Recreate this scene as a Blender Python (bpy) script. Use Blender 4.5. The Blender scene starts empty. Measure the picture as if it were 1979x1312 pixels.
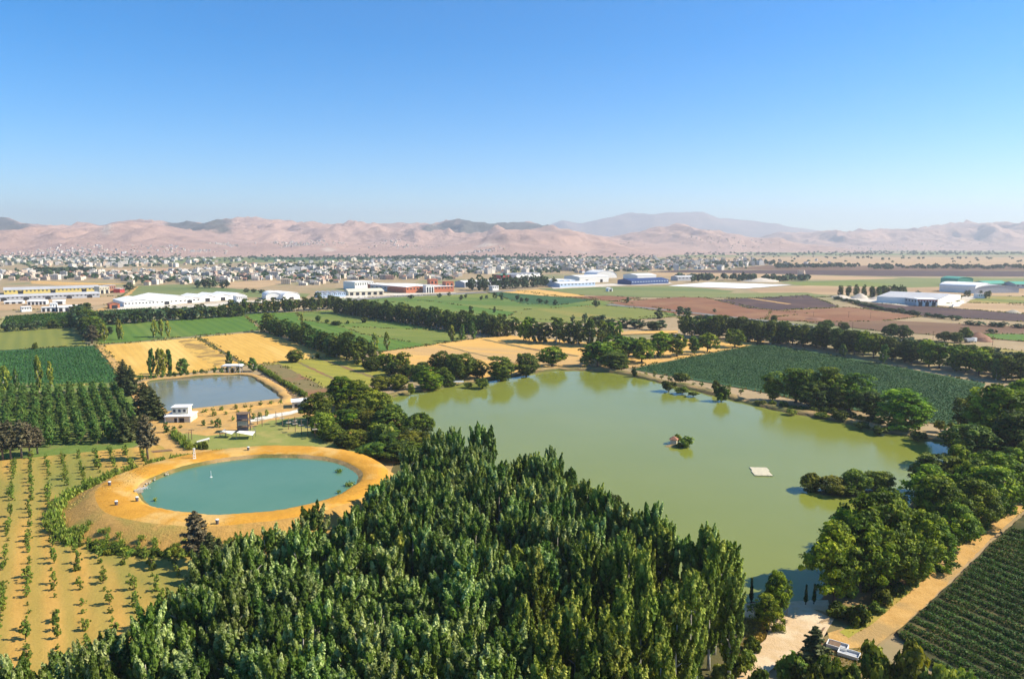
import bpy, math, random
import numpy as np
from mathutils import Vector

# ------------------------------------------------------------------ camera, sky, sun, exposure
SC = bpy.context.scene
COL = SC.collection
H = 60.0                      # drone height above the plain (m)
F = 1400.0                    # focal length in pixels of a 1979 wide picture
HOR = 470.0                   # row of the horizon
PITCH = math.atan((656 - HOR) / F)
cam_d = bpy.data.cameras.new('camera')
cam_d.sensor_width = 36.0
cam_d.lens = 36.0 * F / 1979.0
cam_d.clip_start = 1.0
cam_d.clip_end = 60000.0
cam = bpy.data.objects.new('camera', cam_d)
COL.objects.link(cam)
cam.location = (0, 0, H)
cam.rotation_euler = (math.pi / 2 - PITCH, 0, 0)
SC.camera = cam

SUN_EL = math.radians(40)
SUN_AZ = math.radians(2)      # angle from +X (picture right) towards +Y (away)
S_DIR = Vector((math.cos(SUN_EL) * math.cos(SUN_AZ), math.cos(SUN_EL) * math.sin(SUN_AZ), math.sin(SUN_EL)))
W = bpy.data.worlds.new('World')
SC.world = W
W.use_nodes = True
wn = W.node_tree.nodes
wl = W.node_tree.links
sky = wn.new('ShaderNodeTexSky')
sky.sky_type = 'NISHITA'
sky.sun_disc = False
sky.sun_elevation = SUN_EL
sky.sun_rotation = math.radians(90) - SUN_AZ
sky.altitude = 900
sky.air_density = 1.0
sky.dust_density = 0.2
sky.ozone_density = 5.0
bgn = wn['Background']
hsv = wn.new('ShaderNodeHueSaturation')
hsv.inputs['Saturation'].default_value = 1.42
wl.new(sky.outputs[0], hsv.inputs['Color'])
wl.new(hsv.outputs[0], bgn.inputs[0])
bgn.inputs[1].default_value = 0.11
sun_d = bpy.data.lights.new('sun', 'SUN')
sun_d.energy = 5.0
sun_d.angle = math.radians(0.5)
sun_d.color = (1.0, 0.91, 0.74)
sun = bpy.data.objects.new('sun', sun_d)
COL.objects.link(sun)
sun.rotation_euler = (-S_DIR).to_track_quat('-Z', 'Y').to_euler()
sun.location = (200, 0, 300)
SC.view_settings.view_transform = 'Standard'
SC.view_settings.look = 'None'
SC.view_settings.gamma = 1.0
SC.view_settings.exposure = 0.8
SC.view_settings.use_curve_mapping = False
SC.cycles.max_bounces = 6
SC.cycles.diffuse_bounces = 2
SC.cycles.glossy_bounces = 3
SC.cycles.transmission_bounces = 3
SC.cycles.volume_bounces = 0
SC.cycles.use_denoising = True
SC.cycles.use_adaptive_sampling = True
SC.cycles.adaptive_threshold = 0.02

# ------------------------------------------------------------------ helpers
R = random.Random(7)
NP = np.random.default_rng(7)
cp, sp = math.cos(PITCH), math.sin(PITCH)


def G(px, py, h=0.0):
    """point of height h on the line of sight through a pixel of the 1979x1312 photograph"""
    u = (px - 989.5) / F
    v = (656.0 - py) / F
    dy = cp + v * sp
    dz = -sp + v * cp
    t = (h - H) / dz
    return Vector((u * t, dy * t, h))


def DEPTH(p):
    return p.y * cp + (H - p.z) * sp


def height_to(base, pyt):
    v = (656.0 - pyt) / F
    t = base.y / (cp + v * sp)
    return H + t * (-sp + v * cp)


def mpp(p):
    """metres per photograph pixel at a point"""
    return DEPTH(p) / F


def srgb(r, g, b):
    f = lambda c: (c / 255 / 12.92) if c / 255 <= 0.04045 else ((c / 255 + 0.055) / 1.055) ** 2.4
    return (f(r), f(g), f(b), 1)


def tag(o, label=None, cat=None, group=None, kind=None):
    if label: o['label'] = label
    if cat: o['category'] = cat
    if group: o['group'] = group
    if kind: o['kind'] = kind
    return o


def link(name, data, parent=None, loc=None):
    o = bpy.data.objects.new(name, data)
    COL.objects.link(o)
    if parent is not None:
        o.parent = parent
    if loc is not None:
        o.location = loc
    return o


def empty(name, loc=(0, 0, 0), rz=0.0, label=None, cat=None, group=None):
    o = link(name, None, None, loc)
    o.rotation_euler = (0, 0, rz)
    o.empty_display_size = 0.5
    return tag(o, label, cat, group)


def mesh_quads(name, V, Q, mats, tint=None, smooth=False, midx=None):
    me = bpy.data.meshes.new(name)
    V = np.ascontiguousarray(V, dtype=np.float32).reshape(-1, 3)
    Q = np.ascontiguousarray(Q, dtype=np.int32)
    k = Q.shape[1]
    me.vertices.add(len(V))
    me.vertices.foreach_set('co', V.ravel())
    me.loops.add(Q.size)
    me.loops.foreach_set('vertex_index', Q.ravel())
    me.polygons.add(len(Q))
    me.polygons.foreach_set('loop_start', np.arange(0, Q.size, k, dtype=np.int32))
    if smooth:
        me.polygons.foreach_set('use_smooth', np.ones(len(Q), dtype=bool))
    for m in (mats if isinstance(mats, (list, tuple)) else [mats]):
        me.materials.append(m)
    if midx is not None:
        me.polygons.foreach_set('material_index', np.ascontiguousarray(midx, dtype=np.int32))
    if tint is not None:
        a = me.attributes.new('tint', 'FLOAT', 'FACE')
        a.data.foreach_set('value', np.ascontiguousarray(tint, dtype=np.float32))
    me.update(calc_edges=True)
    return me


class MB:
    """collects boxes, bars, tubes and free faces into one mesh"""
    def __init__(self):
        self.v, self.f, self.m = [], [], []

    def face(self, pts, m=0):
        n = len(self.v)
        self.v += [tuple(p) for p in pts]
        self.f.append(tuple(range(n, n + len(pts))))
        self.m.append(m)
        return self

    def box(self, x0, x1, y0, y1, z0, z1, m=0, mtop=None):
        n = len(self.v)
        self.v += [(x0, y0, z0), (x1, y0, z0), (x1, y1, z0), (x0, y1, z0), (x0, y0, z1), (x1, y0, z1), (x1, y1, z1), (x0, y1, z1)]
        self.f += [(n, n + 3, n + 2, n + 1), (n + 4, n + 5, n + 6, n + 7), (n, n + 1, n + 5, n + 4), (n + 1, n + 2, n + 6, n + 5),
                   (n + 2, n + 3, n + 7, n + 6), (n + 3, n, n + 4, n + 7)]
        self.m += [m, m if mtop is None else mtop, m, m, m, m]
        return self

    def tube(self, pts, rads, n=6, m=0, cap=True):
        pts = [Vector(p) for p in pts]
        s = len(self.v)
        for i, p in enumerate(pts):
            d = (pts[min(i + 1, len(pts) - 1)] - pts[max(i - 1, 0)]).normalized()
            a = d.orthogonal().normalized()
            b = d.cross(a)
            for k in range(n):
                q = 2 * math.pi * k / n
                self.v.append(tuple(p + (a * math.cos(q) + b * math.sin(q)) * rads[i]))
        for i in range(len(pts) - 1):
            for k in range(n):
                a0 = s + i * n + k
                b0 = s + i * n + (k + 1) % n
                self.f.append((a0, b0, b0 + n, a0 + n))
                self.m.append(m)
        if cap:
            self.f.append(tuple(s + (len(pts) - 1) * n + k for k in range(n)))
            self.m.append(m)
            self.f.append(tuple(s + n - 1 - k for k in range(n)))
            self.m.append(m)
        return self

    def prism(self, prof, y0, y1, m=0):
        """profile in xz (counter-clockwise seen from -y), extruded along y"""
        n = len(self.v)
        k = len(prof)
        self.v += [(x, y0, z) for x, z in prof] + [(x, y1, z) for x, z in prof]
        self.f.append(tuple(range(n, n + k)))
        self.f.append(tuple(n + k + i for i in reversed(range(k))))
        self.m += [m, m]
        for i in range(k):
            j = (i + 1) % k
            self.f.append((n + j, n + i, n + k + i, n + k + j))
            self.m.append(m)
        return self

    def mesh(self, name, mats, smooth=False):
        me = bpy.data.meshes.new(name)
        me.from_pydata(self.v, [], self.f)
        for m in (mats if isinstance(mats, (list, tuple)) else [mats]):
            me.materials.append(m)
        me.polygons.foreach_set('material_index', self.m)
        if smooth:
            me.polygons.foreach_set('use_smooth', [True] * len(self.f))
        me.update()
        return me

    def build(self, name, mats, parent=None, smooth=False):
        return link(name, self.mesh(name, mats, smooth), parent)


def inside(P, x, y):
    x = np.asarray(x); y = np.asarray(y)
    r = np.zeros(x.shape, bool)
    n = len(P)
    for i in range(n):
        x0, y0 = P[i][0], P[i][1]
        x1, y1 = P[(i + 1) % n][0], P[(i + 1) % n][1]
        if y0 == y1:
            continue
        c = ((y0 > y) != (y1 > y)) & (x < (x1 - x0) * (y - y0) / (y1 - y0) + x0)
        r ^= c
    return r


def dist_poly(P, x, y):
    d = np.full(np.shape(x), 1e9)
    n = len(P)
    for i in range(n):
        ax, ay = P[i][0], P[i][1]
        bx, by = P[(i + 1) % n][0] - ax, P[(i + 1) % n][1] - ay
        t = np.clip(((x - ax) * bx + (y - ay) * by) / (bx * bx + by * by + 1e-9), 0, 1)
        d = np.minimum(d, np.hypot(x - ax - t * bx, y - ay - t * by))
    return d


_LAT = NP.random((256, 256))


def vnoise(x, y):
    xi = np.floor(x).astype(int); yi = np.floor(y).astype(int)
    fx = x - xi; fy = y - yi
    fx = fx * fx * fx * (fx * (fx * 6 - 15) + 10); fy = fy * fy * fy * (fy * (fy * 6 - 15) + 10)
    a = _LAT[xi % 256, yi % 256]; b = _LAT[(xi + 1) % 256, yi % 256]
    c = _LAT[xi % 256, (yi + 1) % 256]; d = _LAT[(xi + 1) % 256, (yi + 1) % 256]
    return (a * (1 - fx) + b * fx) * (1 - fy) + (c * (1 - fx) + d * fx) * fy


def fbm(x, y, o=5, ridged=False):
    s = 0; a = 0.5; t = 0
    for i in range(o):
        n = vnoise(x + 17.3 * i, y - 9.1 * i)
        if ridged:
            n = 1 - abs(2 * n - 1)
        s = s + a * n; t += a
        a *= 0.5; x = x * 2.03; y = y * 2.03
    return s / t


# ------------------------------------------------------------------ materials
def new_mat(name):
    m = bpy.data.materials.new(name)
    m.use_nodes = True
    n = m.node_tree.nodes
    b = n['Principled BSDF']
    b.inputs['Specular IOR Level'].default_value = 0.2
    b.inputs['Roughness'].default_value = 0.9
    return m, n, m.node_tree.links, b


def mixc(n, l, fac, a, b, mode='MIX'):
    x = n.new('ShaderNodeMix')
    x.data_type = 'RGBA'
    x.blend_type = mode
    for sock, val in ((x.inputs[0], fac), (x.inputs[6], a), (x.inputs[7], b)):
        if hasattr(val, 'is_output'):
            l.new(val, sock)
        else:
            sock.default_value = val
    return x.outputs[2]


def ramp(n, l, fac, lo, hi):
    x = n.new('ShaderNodeMapRange')
    l.new(fac, x.inputs[0])
    x.inputs[1].default_value = lo
    x.inputs[2].default_value = hi
    return x.outputs[0]


def noise(n, l, scale, detail=5, vec=None, rough=0.6):
    x = n.new('ShaderNodeTexNoise')
    x.inputs['Scale'].default_value = scale
    x.inputs['Detail'].default_value = detail
    x.inputs['Roughness'].default_value = rough
    if vec is not None:
        l.new(vec, x.inputs['Vector'])
    return x.outputs[0]


def c4(c):
    return tuple(c) if len(c) == 4 else tuple(c) + (1,)


def fmat(name, c1, c2, s=0.15, c3=None, s3=0.02, lo3=0.5, hi3=0.62, stripes=None, cs=None, bump=0.3, stretch=None):
    """ground cover: two colours by fine noise, a third in patches, optional furrows (angle, period, amount)"""
    m, n, l, b = new_mat(name)
    g = n.new('ShaderNodeNewGeometry')
    pos = g.outputs['Position']
    vec = pos
    if stretch:
        mp = n.new('ShaderNodeMapping')
        mp.inputs['Rotation'].default_value = (0, 0, -stretch[0])
        l.new(pos, mp.inputs['Vector'])
        mp2 = n.new('ShaderNodeMapping')
        mp2.inputs['Scale'].default_value = (1 / stretch[1], 1, 1)
        l.new(mp.outputs[0], mp2.inputs['Vector'])
        vec = mp2.outputs[0]
    f = noise(n, l, s, 8, vec, 0.7)
    col = mixc(n, l, ramp(n, l, f, 0.36, 0.64), c4(c1), c4(c2))
    if c3:
        col = mixc(n, l, ramp(n, l, noise(n, l, s3, 4, vec), lo3, hi3), col, c4(c3))
    if stripes:
        ang, per, amt = stripes
        d = n.new('ShaderNodeVectorMath'); d.operation = 'DOT_PRODUCT'
        l.new(pos, d.inputs[0])
        d.inputs[1].default_value = (-math.sin(ang) * 2 * math.pi / per, math.cos(ang) * 2 * math.pi / per, 0)
        wob = n.new('ShaderNodeMath'); wob.operation = 'MULTIPLY_ADD'
        l.new(f, wob.inputs[0]); wob.inputs[1].default_value = 2.5
        l.new(d.outputs['Value'], wob.inputs[2])
        si = n.new('ShaderNodeMath'); si.operation = 'SINE'
        l.new(wob.outputs[0], si.inputs[0])
        k = ramp(n, l, si.outputs[0], -0.7, 0.9)
        k2 = n.new('ShaderNodeMath'); k2.operation = 'MULTIPLY'
        l.new(k, k2.inputs[0]); k2.inputs[1].default_value = amt
        col = mixc(n, l, k2.outputs[0], col, c4(cs or c2))
    l.new(col, b.inputs['Base Color'])
    if bump:
        bp = n.new('ShaderNodeBump')
        bp.inputs['Strength'].default_value = bump
        bp.inputs['Distance'].default_value = 0.4
        l.new(noise(n, l, max(s * 4, 0.6), 6, pos, 0.7), bp.inputs['Height'])
        l.new(bp.outputs[0], b.inputs['Normal'])
    return m


def pmat(name, c, rough=0.8, var=0.12, scale=0.6, spec=0.2):
    m, n, l, b = new_mat(name)
    tc = n.new('ShaderNodeTexCoord')
    f = noise(n, l, scale, 5, tc.outputs['Object'])
    c = c4(c)
    lo = tuple(x * (1 - var) for x in c[:3]) + (1,)
    hi = tuple(min(1, x * (1 + var)) for x in c[:3]) + (1,)
    l.new(mixc(n, l, ramp(n, l, f, 0.3, 0.7), lo, hi), b.inputs['Base Color'])
    b.inputs['Roughness'].default_value = rough
    b.inputs['Specular IOR Level'].default_value = spec
    return m


LEAF_GAIN = 1.45


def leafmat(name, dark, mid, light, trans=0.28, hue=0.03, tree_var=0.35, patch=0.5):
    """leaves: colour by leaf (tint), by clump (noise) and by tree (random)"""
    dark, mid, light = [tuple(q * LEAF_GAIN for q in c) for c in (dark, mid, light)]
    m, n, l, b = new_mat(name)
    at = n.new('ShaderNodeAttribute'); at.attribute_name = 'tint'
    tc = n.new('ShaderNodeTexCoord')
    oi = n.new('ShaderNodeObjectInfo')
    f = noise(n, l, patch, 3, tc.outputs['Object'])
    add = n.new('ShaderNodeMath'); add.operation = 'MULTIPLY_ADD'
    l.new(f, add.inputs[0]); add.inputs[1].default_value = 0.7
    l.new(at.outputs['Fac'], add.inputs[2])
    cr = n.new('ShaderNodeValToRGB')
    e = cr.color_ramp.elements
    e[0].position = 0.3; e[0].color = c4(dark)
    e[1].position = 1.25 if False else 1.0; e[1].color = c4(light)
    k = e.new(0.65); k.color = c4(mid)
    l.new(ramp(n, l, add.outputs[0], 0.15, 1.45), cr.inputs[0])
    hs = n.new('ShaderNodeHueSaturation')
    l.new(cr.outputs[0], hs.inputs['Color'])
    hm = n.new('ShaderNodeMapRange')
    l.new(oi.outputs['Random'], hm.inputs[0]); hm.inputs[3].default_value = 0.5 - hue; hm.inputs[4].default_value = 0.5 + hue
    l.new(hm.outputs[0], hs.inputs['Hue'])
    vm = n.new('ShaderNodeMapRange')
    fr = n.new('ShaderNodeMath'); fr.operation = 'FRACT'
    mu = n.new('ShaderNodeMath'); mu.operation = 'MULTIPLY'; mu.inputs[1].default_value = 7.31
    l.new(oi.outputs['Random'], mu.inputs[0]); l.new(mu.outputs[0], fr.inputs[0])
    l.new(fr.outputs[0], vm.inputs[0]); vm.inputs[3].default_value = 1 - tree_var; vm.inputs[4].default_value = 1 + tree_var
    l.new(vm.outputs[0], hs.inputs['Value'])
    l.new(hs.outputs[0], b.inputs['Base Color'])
    b.inputs['Roughness'].default_value = 0.6
    b.inputs['Specular IOR Level'].default_value = 0.15
    tr = n.new('ShaderNodeBsdfTranslucent')
    l.new(mixc(n, l, 1.0, hs.outputs[0], (1.0, 1.0, 0.45, 1), 'MULTIPLY'), tr.inputs['Color'])
    mx = n.new('ShaderNodeMixShader'); mx.inputs[0].default_value = trans
    l.new(b.outputs[0], mx.inputs[1]); l.new(tr.outputs[0], mx.inputs[2])
    l.new(mx.outputs[0], n['Material Output'].inputs['Surface'])
    return m


def watermat(name, c1, c2, rough=0.06, scale=0.03, bump=0.03, spec=0.5, c3=None):
    m, n, l, b = new_mat(name)
    g = n.new('ShaderNodeNewGeometry')
    f = noise(n, l, scale, 4, g.outputs['Position'])
    l.new(mixc(n, l, ramp(n, l, f, 0.35, 0.65), c4(c1), c4(c2)), b.inputs['Base Color'])
    b.inputs['IOR'].default_value = 1.33
    b.inputs['Specular IOR Level'].default_value = spec
    rr = n.new('ShaderNodeMapRange')
    l.new(noise(n, l, 0.016, 5, g.outputs['Position']), rr.inputs[0])
    rr.inputs[1].default_value = 0.4; rr.inputs[2].default_value = 0.6
    rr.inputs[3].default_value = rough; rr.inputs[4].default_value = rough * 4.5
    l.new(rr.outputs[0], b.inputs['Roughness'])
    bp = n.new('ShaderNodeBump')
    bp.inputs['Strength'].default_value = 1.0
    bp.inputs['Distance'].default_value = bump
    l.new(noise(n, l, 0.9, 4, g.outputs['Position']), bp.inputs['Height'])
    l.new(bp.outputs[0], b.inputs['Normal'])
    return m


LANE = math.atan2(-204, 133)       # direction of the farm lane and the orchard rows
M = {}
M['plain'] = fmat('dry_plain', (0.40, 0.29, 0.16), (0.30, 0.22, 0.11), 0.03, (0.20, 0.20, 0.08), 0.006)
M['orchard_ground'] = fmat('orchard_ground', (0.55, 0.32, 0.075), (0.45, 0.26, 0.055), 0.25, (0.20, 0.20, 0.04), 0.045, 0.44, 0.64, stripes=(LANE, 4.5, 0.5), cs=(0.27, 0.24, 0.05), bump=0.5, stretch=(LANE, 4))
M['plant_ground'] = fmat('plantation_ground', (0.10, 0.16, 0.025), (0.16, 0.21, 0.04), 0.3, (0.20, 0.19, 0.06), 0.05)
M['crop_dark'] = fmat('dark_crop', (0.030, 0.085, 0.022), (0.045, 0.11, 0.028), 0.25, (0.06, 0.13, 0.03), 0.03, stripes=(LANE, 2.2, 0.5), cs=(0.02, 0.055, 0.015), bump=0.8)
M['crop_olive'] = fmat('olive_crop', (0.17, 0.19, 0.035), (0.22, 0.22, 0.04), 0.06, (0.33, 0.25, 0.06), 0.015, stretch=(LANE, 5), stripes=(LANE, 7, .4), cs=(0.12,0.15,0.03))
M['crop_green'] = fmat('green_crop', (0.075, 0.155, 0.015), (0.11, 0.19, 0.02), 0.08, (0.16, 0.21, 0.035), 0.012, stretch=(LANE, 5), stripes=(LANE, 7, .35), cs=(0.045,0.11,0.015))
M['crop_green2'] = fmat('meadow_crop', (0.17, 0.20, 0.035), (0.22, 0.235, 0.045), 0.05, (0.10, 0.17, 0.025), 0.01, stretch=(-0.35, 5), stripes=(-0.35, 7, .35), cs=(0.09,0.13,0.025))
M['crop_pale'] = fmat('pale_green_crop', (0.22, 0.22, 0.07), (0.17, 0.20, 0.06), 0.03, (0.12, 0.17, 0.05), 0.008, stretch=(-0.2, 6), stripes=(-0.2, 22, .3), cs=(0.14,0.16,0.05))
M['wheat'] = fmat('ripe_wheat', (0.68, 0.41, 0.085), (0.58, 0.33, 0.06), 0.25, (0.72, 0.47, 0.13), 0.03, stripes=(LANE, 3.2, 0.28), cs=(0.46, 0.28, 0.07), bump=0.5, stretch=(LANE, 6))
M['wheat2'] = fmat('stubble', (0.66, 0.39, 0.10), (0.57, 0.31, 0.07), 0.2, (0.48, 0.29, 0.11), 0.02, stripes=(-0.45, 4.0, 0.28), cs=(0.72, 0.50, 0.20), bump=0.4, stretch=(-0.45, 6))
M['burnt'] = fmat('trampled_wheat', (0.34, 0.21, 0.06), (0.25, 0.16, 0.05), 0.3, (0.62, 0.38, 0.08), 0.10, 0.44, 0.58)
M['yellow_green'] = fmat('yellow_green_field', (0.34, 0.30, 0.04), (0.27, 0.25, 0.04), 0.15, (0.38, 0.26, 0.06), 0.03, stretch=(-0.6, 5), stripes=(-0.6, 7, .4), cs=(0.2,0.2,0.035))
M['scrub'] = fmat('brown_scrub', (0.24, 0.17, 0.07), (0.16, 0.14, 0.05), 0.3, (0.26, 0.13, 0.06), 0.04)
M['soy'] = fmat('soy_field', (0.030, 0.075, 0.026), (0.045, 0.10, 0.032), 0.35, (0.055, 0.11, 0.035), 0.02, bump=0.9)
M['red_soil'] = fmat('red_soil', (0.25, 0.105, 0.045), (0.19, 0.085, 0.038), 0.05, (0.27, 0.14, 0.065), 0.012, stripes=(-0.25, 12, 0.15), cs=(0.2, 0.1, 0.06))
M['dark_soil'] = fmat('dark_ploughed_soil', (0.085, 0.048, 0.04), (0.065, 0.038, 0.033), 0.08, (0.11, 0.06, 0.045), 0.02, stripes=(-0.25, 8, 0.3), cs=(0.05, 0.03, 0.028))
M['brown_soil'] = fmat('brown_soil', (0.19, 0.10, 0.05), (0.14, 0.08, 0.042), 0.06, (0.22, 0.135, 0.065), 0.015, stretch=(-0.3, 6), stripes=(-0.3, 16, .3), cs=(0.13,0.08,0.05))
M['tan'] = fmat('tan_stubble', (0.50, 0.34, 0.18), (0.43, 0.28, 0.14), 0.03, (0.36, 0.23, 0.12), 0.008, stretch=(-0.1, 8), stripes=(-0.1, 26, .3), cs=(0.36,0.24,0.12))
M['dirt'] = fmat('dirt_track', (0.58, 0.35, 0.115), (0.49, 0.28, 0.08), 0.4, (0.40, 0.26, 0.10), 0.12, bump=0.5)
M['sand'] = fmat('pale_sand', (0.62, 0.45, 0.27), (0.55, 0.38, 0.20), 0.5, (0.66, 0.52, 0.34), 0.15, bump=0.4)
M['gravel_white'] = fmat('white_gravel', (0.62, 0.58, 0.48), (0.72, 0.68, 0.58), 0.4)
M['yard'] = fmat('pale_yard', (0.60, 0.53, 0.42), (0.68, 0.62, 0.52), 0.05, (0.5, 0.4, 0.28), 0.02)
M['asphalt'] = fmat('old_asphalt', (0.17, 0.16, 0.15), (0.22, 0.21, 0.19), 0.2)
M['lawn'] = fmat('park_lawn', (0.20, 0.23, 0.05), (0.27, 0.27, 0.07), 0.15, (0.42, 0.32, 0.11), 0.05, 0.52, 0.66)
M['ring_top'] = fmat('pond_ring_road', (0.60, 0.30, 0.035), (0.50, 0.235, 0.025), 0.22, (0.60, 0.37, 0.11), 0.09, 0.5, 0.62, bump=0.7)
M['ring_slope'] = fmat('pond_outer_slope', (0.52, 0.30, 0.08), (0.40, 0.23, 0.06), 0.4, (0.36, 0.26, 0.06), 0.1, bump=0.8)
M['bank'] = fmat('lake_bank', (0.44, 0.29, 0.13), (0.32, 0.21, 0.08), 0.4, (0.15, 0.14, 0.04), 0.08, 0.45, 0.6, bump=0.8)
M['bank_dark'] = fmat('lake_bank_wet', (0.20, 0.13, 0.06), (0.13, 0.10, 0.04), 0.5, (0.10, 0.11, 0.03), 0.1, 0.45, 0.6, bump=0.8)
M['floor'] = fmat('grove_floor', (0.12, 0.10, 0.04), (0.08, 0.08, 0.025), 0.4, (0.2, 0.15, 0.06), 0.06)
M['vine_ground'] = fmat('vineyard_ground', (0.07, 0.065, 0.022), (0.04, 0.05, 0.014), 0.4, (0.14, 0.11, 0.035), 0.12, 0.52, 0.66)
M['vine_far'] = fmat('far_vineyard', (0.40, 0.36, 0.14), (0.33, 0.30, 0.11), 0.1)
M['lake'] = watermat('lake_water', (0.19, 0.215, 0.032), (0.215, 0.235, 0.042), 0.04, 0.012, 0.02)
M['pond'] = watermat('teal_pond_water', (0.085, 0.195, 0.115), (0.105, 0.215, 0.13), 0.05, 0.05, 0.012)
M['pond2'] = watermat('grey_pond_water', (0.17, 0.18, 0.12), (0.19, 0.195, 0.135), 0.05, 0.05, 0.012)

M['bark'] = pmat('brown_bark', (0.13, 0.09, 0.06), 0.9, 0.3, 3)
M['bark_pale'] = pmat('pale_poplar_bark', (0.46, 0.43, 0.36), 0.85, 0.3, 2)
M['bark_grey'] = pmat('grey_conifer_bark', (0.22, 0.17, 0.14), 0.9, 0.3, 2)
M['leaf_poplar'] = leafmat('silver_poplar_leaves', (0.040, 0.076, 0.009), (0.104, 0.162, 0.022), (0.37, 0.42, 0.17), 0.30, 0.02, 0.30)
M['leaf_slender'] = leafmat('slender_poplar_leaves', (0.038, 0.068, 0.007), (0.120, 0.160, 0.016), (0.30, 0.32, 0.06), 0.25, 0.015, 0.22)
M['leaf_broad'] = leafmat('broad_tree_leaves', (0.030, 0.060, 0.005), (0.092, 0.150, 0.008), (0.26, 0.31, 0.018), 0.36, 0.028, 0.3)
M['leaf_dark'] = leafmat('dark_tree_leaves', (0.019, 0.037, 0.005), (0.054, 0.082, 0.009), (0.15, 0.175, 0.017), 0.28, 0.028, 0.3)
M['leaf_willow'] = leafmat('willow_leaves', (0.040, 0.062, 0.007), (0.110, 0.135, 0.012), (0.25, 0.26, 0.026), 0.32, 0.03, 0.35)
M['leaf_yellow'] = leafmat('yellow_green_leaves', (0.09, 0.12, 0.015), (0.20, 0.23, 0.03), (0.34, 0.33, 0.06), 0.35, 0.02, 0.2)
M['leaf_sapling'] = leafmat('sapling_leaves', (0.07, 0.11, 0.015), (0.13, 0.18, 0.025), (0.24, 0.26, 0.04), 0.3, 0.02, 0.25)
M['leaf_plant'] = leafmat('plantation_leaves', (0.035, 0.075, 0.014), (0.065, 0.125, 0.022), (0.14, 0.20, 0.04), 0.3, 0.015, 0.2)
M['leaf_conifer'] = leafmat('conifer_needles', (0.026, 0.034, 0.010), (0.062, 0.070, 0.022), (0.13, 0.125, 0.05), 0.1, 0.02, 0.25)
M['leaf_conifer_grey'] = leafmat('dry_conifer_needles', (0.060, 0.056, 0.026), (0.125, 0.108, 0.056), (0.21, 0.175, 0.10), 0.1, 0.015, 0.2)
M['leaf_far'] = leafmat('far_tree_leaves', (0.020, 0.040, 0.016), (0.040, 0.070, 0.024), (0.09, 0.12, 0.045), 0.15, 0.02, 0.3, 0.2)
M['leaf_vine'] = leafmat('vine_leaves', (0.016, 0.044, 0.006), (0.036, 0.080, 0.010), (0.085, 0.15, 0.018), 0.25, 0.01, 0.12)
M['leaf_crop'] = leafmat('soy_leaves', (0.026, 0.062, 0.022), (0.045, 0.095, 0.030), (0.075, 0.135, 0.045), 0.2, 0.0, 0.0, 0.05)
M['leaf_crop2'] = leafmat('row_crop_leaves', (0.026, 0.080, 0.020), (0.042, 0.115, 0.026), (0.08, 0.17, 0.04), 0.2, 0.0, 0.0, 0.05)
M['leaf_reed'] = leafmat('reed_leaves', (0.09, 0.13, 0.02), (0.18, 0.24, 0.035), (0.32, 0.36, 0.07), 0.35, 0.02, 0.2)
M['leaf_dry'] = leafmat('dry_grass_blades', (0.25, 0.18, 0.05), (0.42, 0.30, 0.07), (0.58, 0.44, 0.12), 0.3, 0.01, 0.2)

M['leaf_margin'] = leafmat('margin_weed_leaves', (0.05, 0.06, 0.015), (0.14, 0.13, 0.03), (0.30, 0.24, 0.07), 0.2, 0.0, 0.0, 0.03)

M['white'] = pmat('white_render', (0.78, 0.77, 0.73), 0.8, 0.06)
M['cream'] = pmat('cream_render', (0.70, 0.62, 0.46), 0.8, 0.08)
M['yellow'] = pmat('yellow_cladding', (0.72, 0.54, 0.16), 0.7, 0.06, 0.1)
M['grey_roof'] = pmat('grey_sheet_roof', (0.48, 0.47, 0.46), 0.6, 0.12, 0.08)
M['white_roof'] = pmat('white_sheet_roof', (0.80, 0.78, 0.74), 0.6, 0.07, 0.06)
M['brick'] = pmat('red_brick_wall', (0.50, 0.17, 0.09), 0.85, 0.12, 0.3)
M['terracotta'] = pmat('terracotta_tiles', (0.34, 0.16, 0.10), 0.85, 0.2, 2)
M['navy'] = pmat('navy_cladding', (0.030, 0.06, 0.17), 0.6, 0.1)
M['blue'] = pmat('pale_blue_cladding', (0.42, 0.52, 0.66), 0.6, 0.08)
M['green_roof'] = pmat('green_sheet_roof', (0.10, 0.36, 0.25), 0.6, 0.1)
M['grey_wall'] = pmat('grey_cladding', (0.42, 0.43, 0.45), 0.7, 0.1)
M['dark'] = pmat('dark_opening', (0.035, 0.035, 0.04), 0.5, 0.1)
M['glass'] = pmat('window_glass', (0.05, 0.06, 0.07), 0.15, 0.1, spec=0.5)
M['wood'] = pmat('weathered_wood', (0.20, 0.13, 0.08), 0.85, 0.25, 2)
M['wood_pale'] = pmat('pale_planks', (0.50, 0.37, 0.22), 0.85, 0.2, 2)
M['steel'] = pmat('dark_steel', (0.10, 0.10, 0.11), 0.5, 0.15, spec=0.5)
M['tower'] = pmat('tower_panels', (0.15, 0.12, 0.15), 0.7, 0.25, 1.2)
M['canvas'] = pmat('white_canvas', (0.80, 0.76, 0.66), 0.9, 0.05)
M['plastic'] = pmat('cream_plastic', (0.62, 0.55, 0.38), 0.6, 0.12, 1.5)
M['stone'] = pmat('pale_stone', (0.40, 0.35, 0.27), 0.9, 0.2, 2)
M['rubber'] = pmat('black_rubber', (0.03, 0.03, 0.03), 0.8, 0.1)
M['red'] = pmat('red_panel', (0.50, 0.06, 0.05), 0.6, 0.1)
M['sandheap'] = pmat('sand_heap', (0.58, 0.50, 0.40), 0.95, 0.15, 0.3)
M['earthheap'] = pmat('earth_heap', (0.26, 0.14, 0.09), 0.95, 0.2, 0.3)


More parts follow.
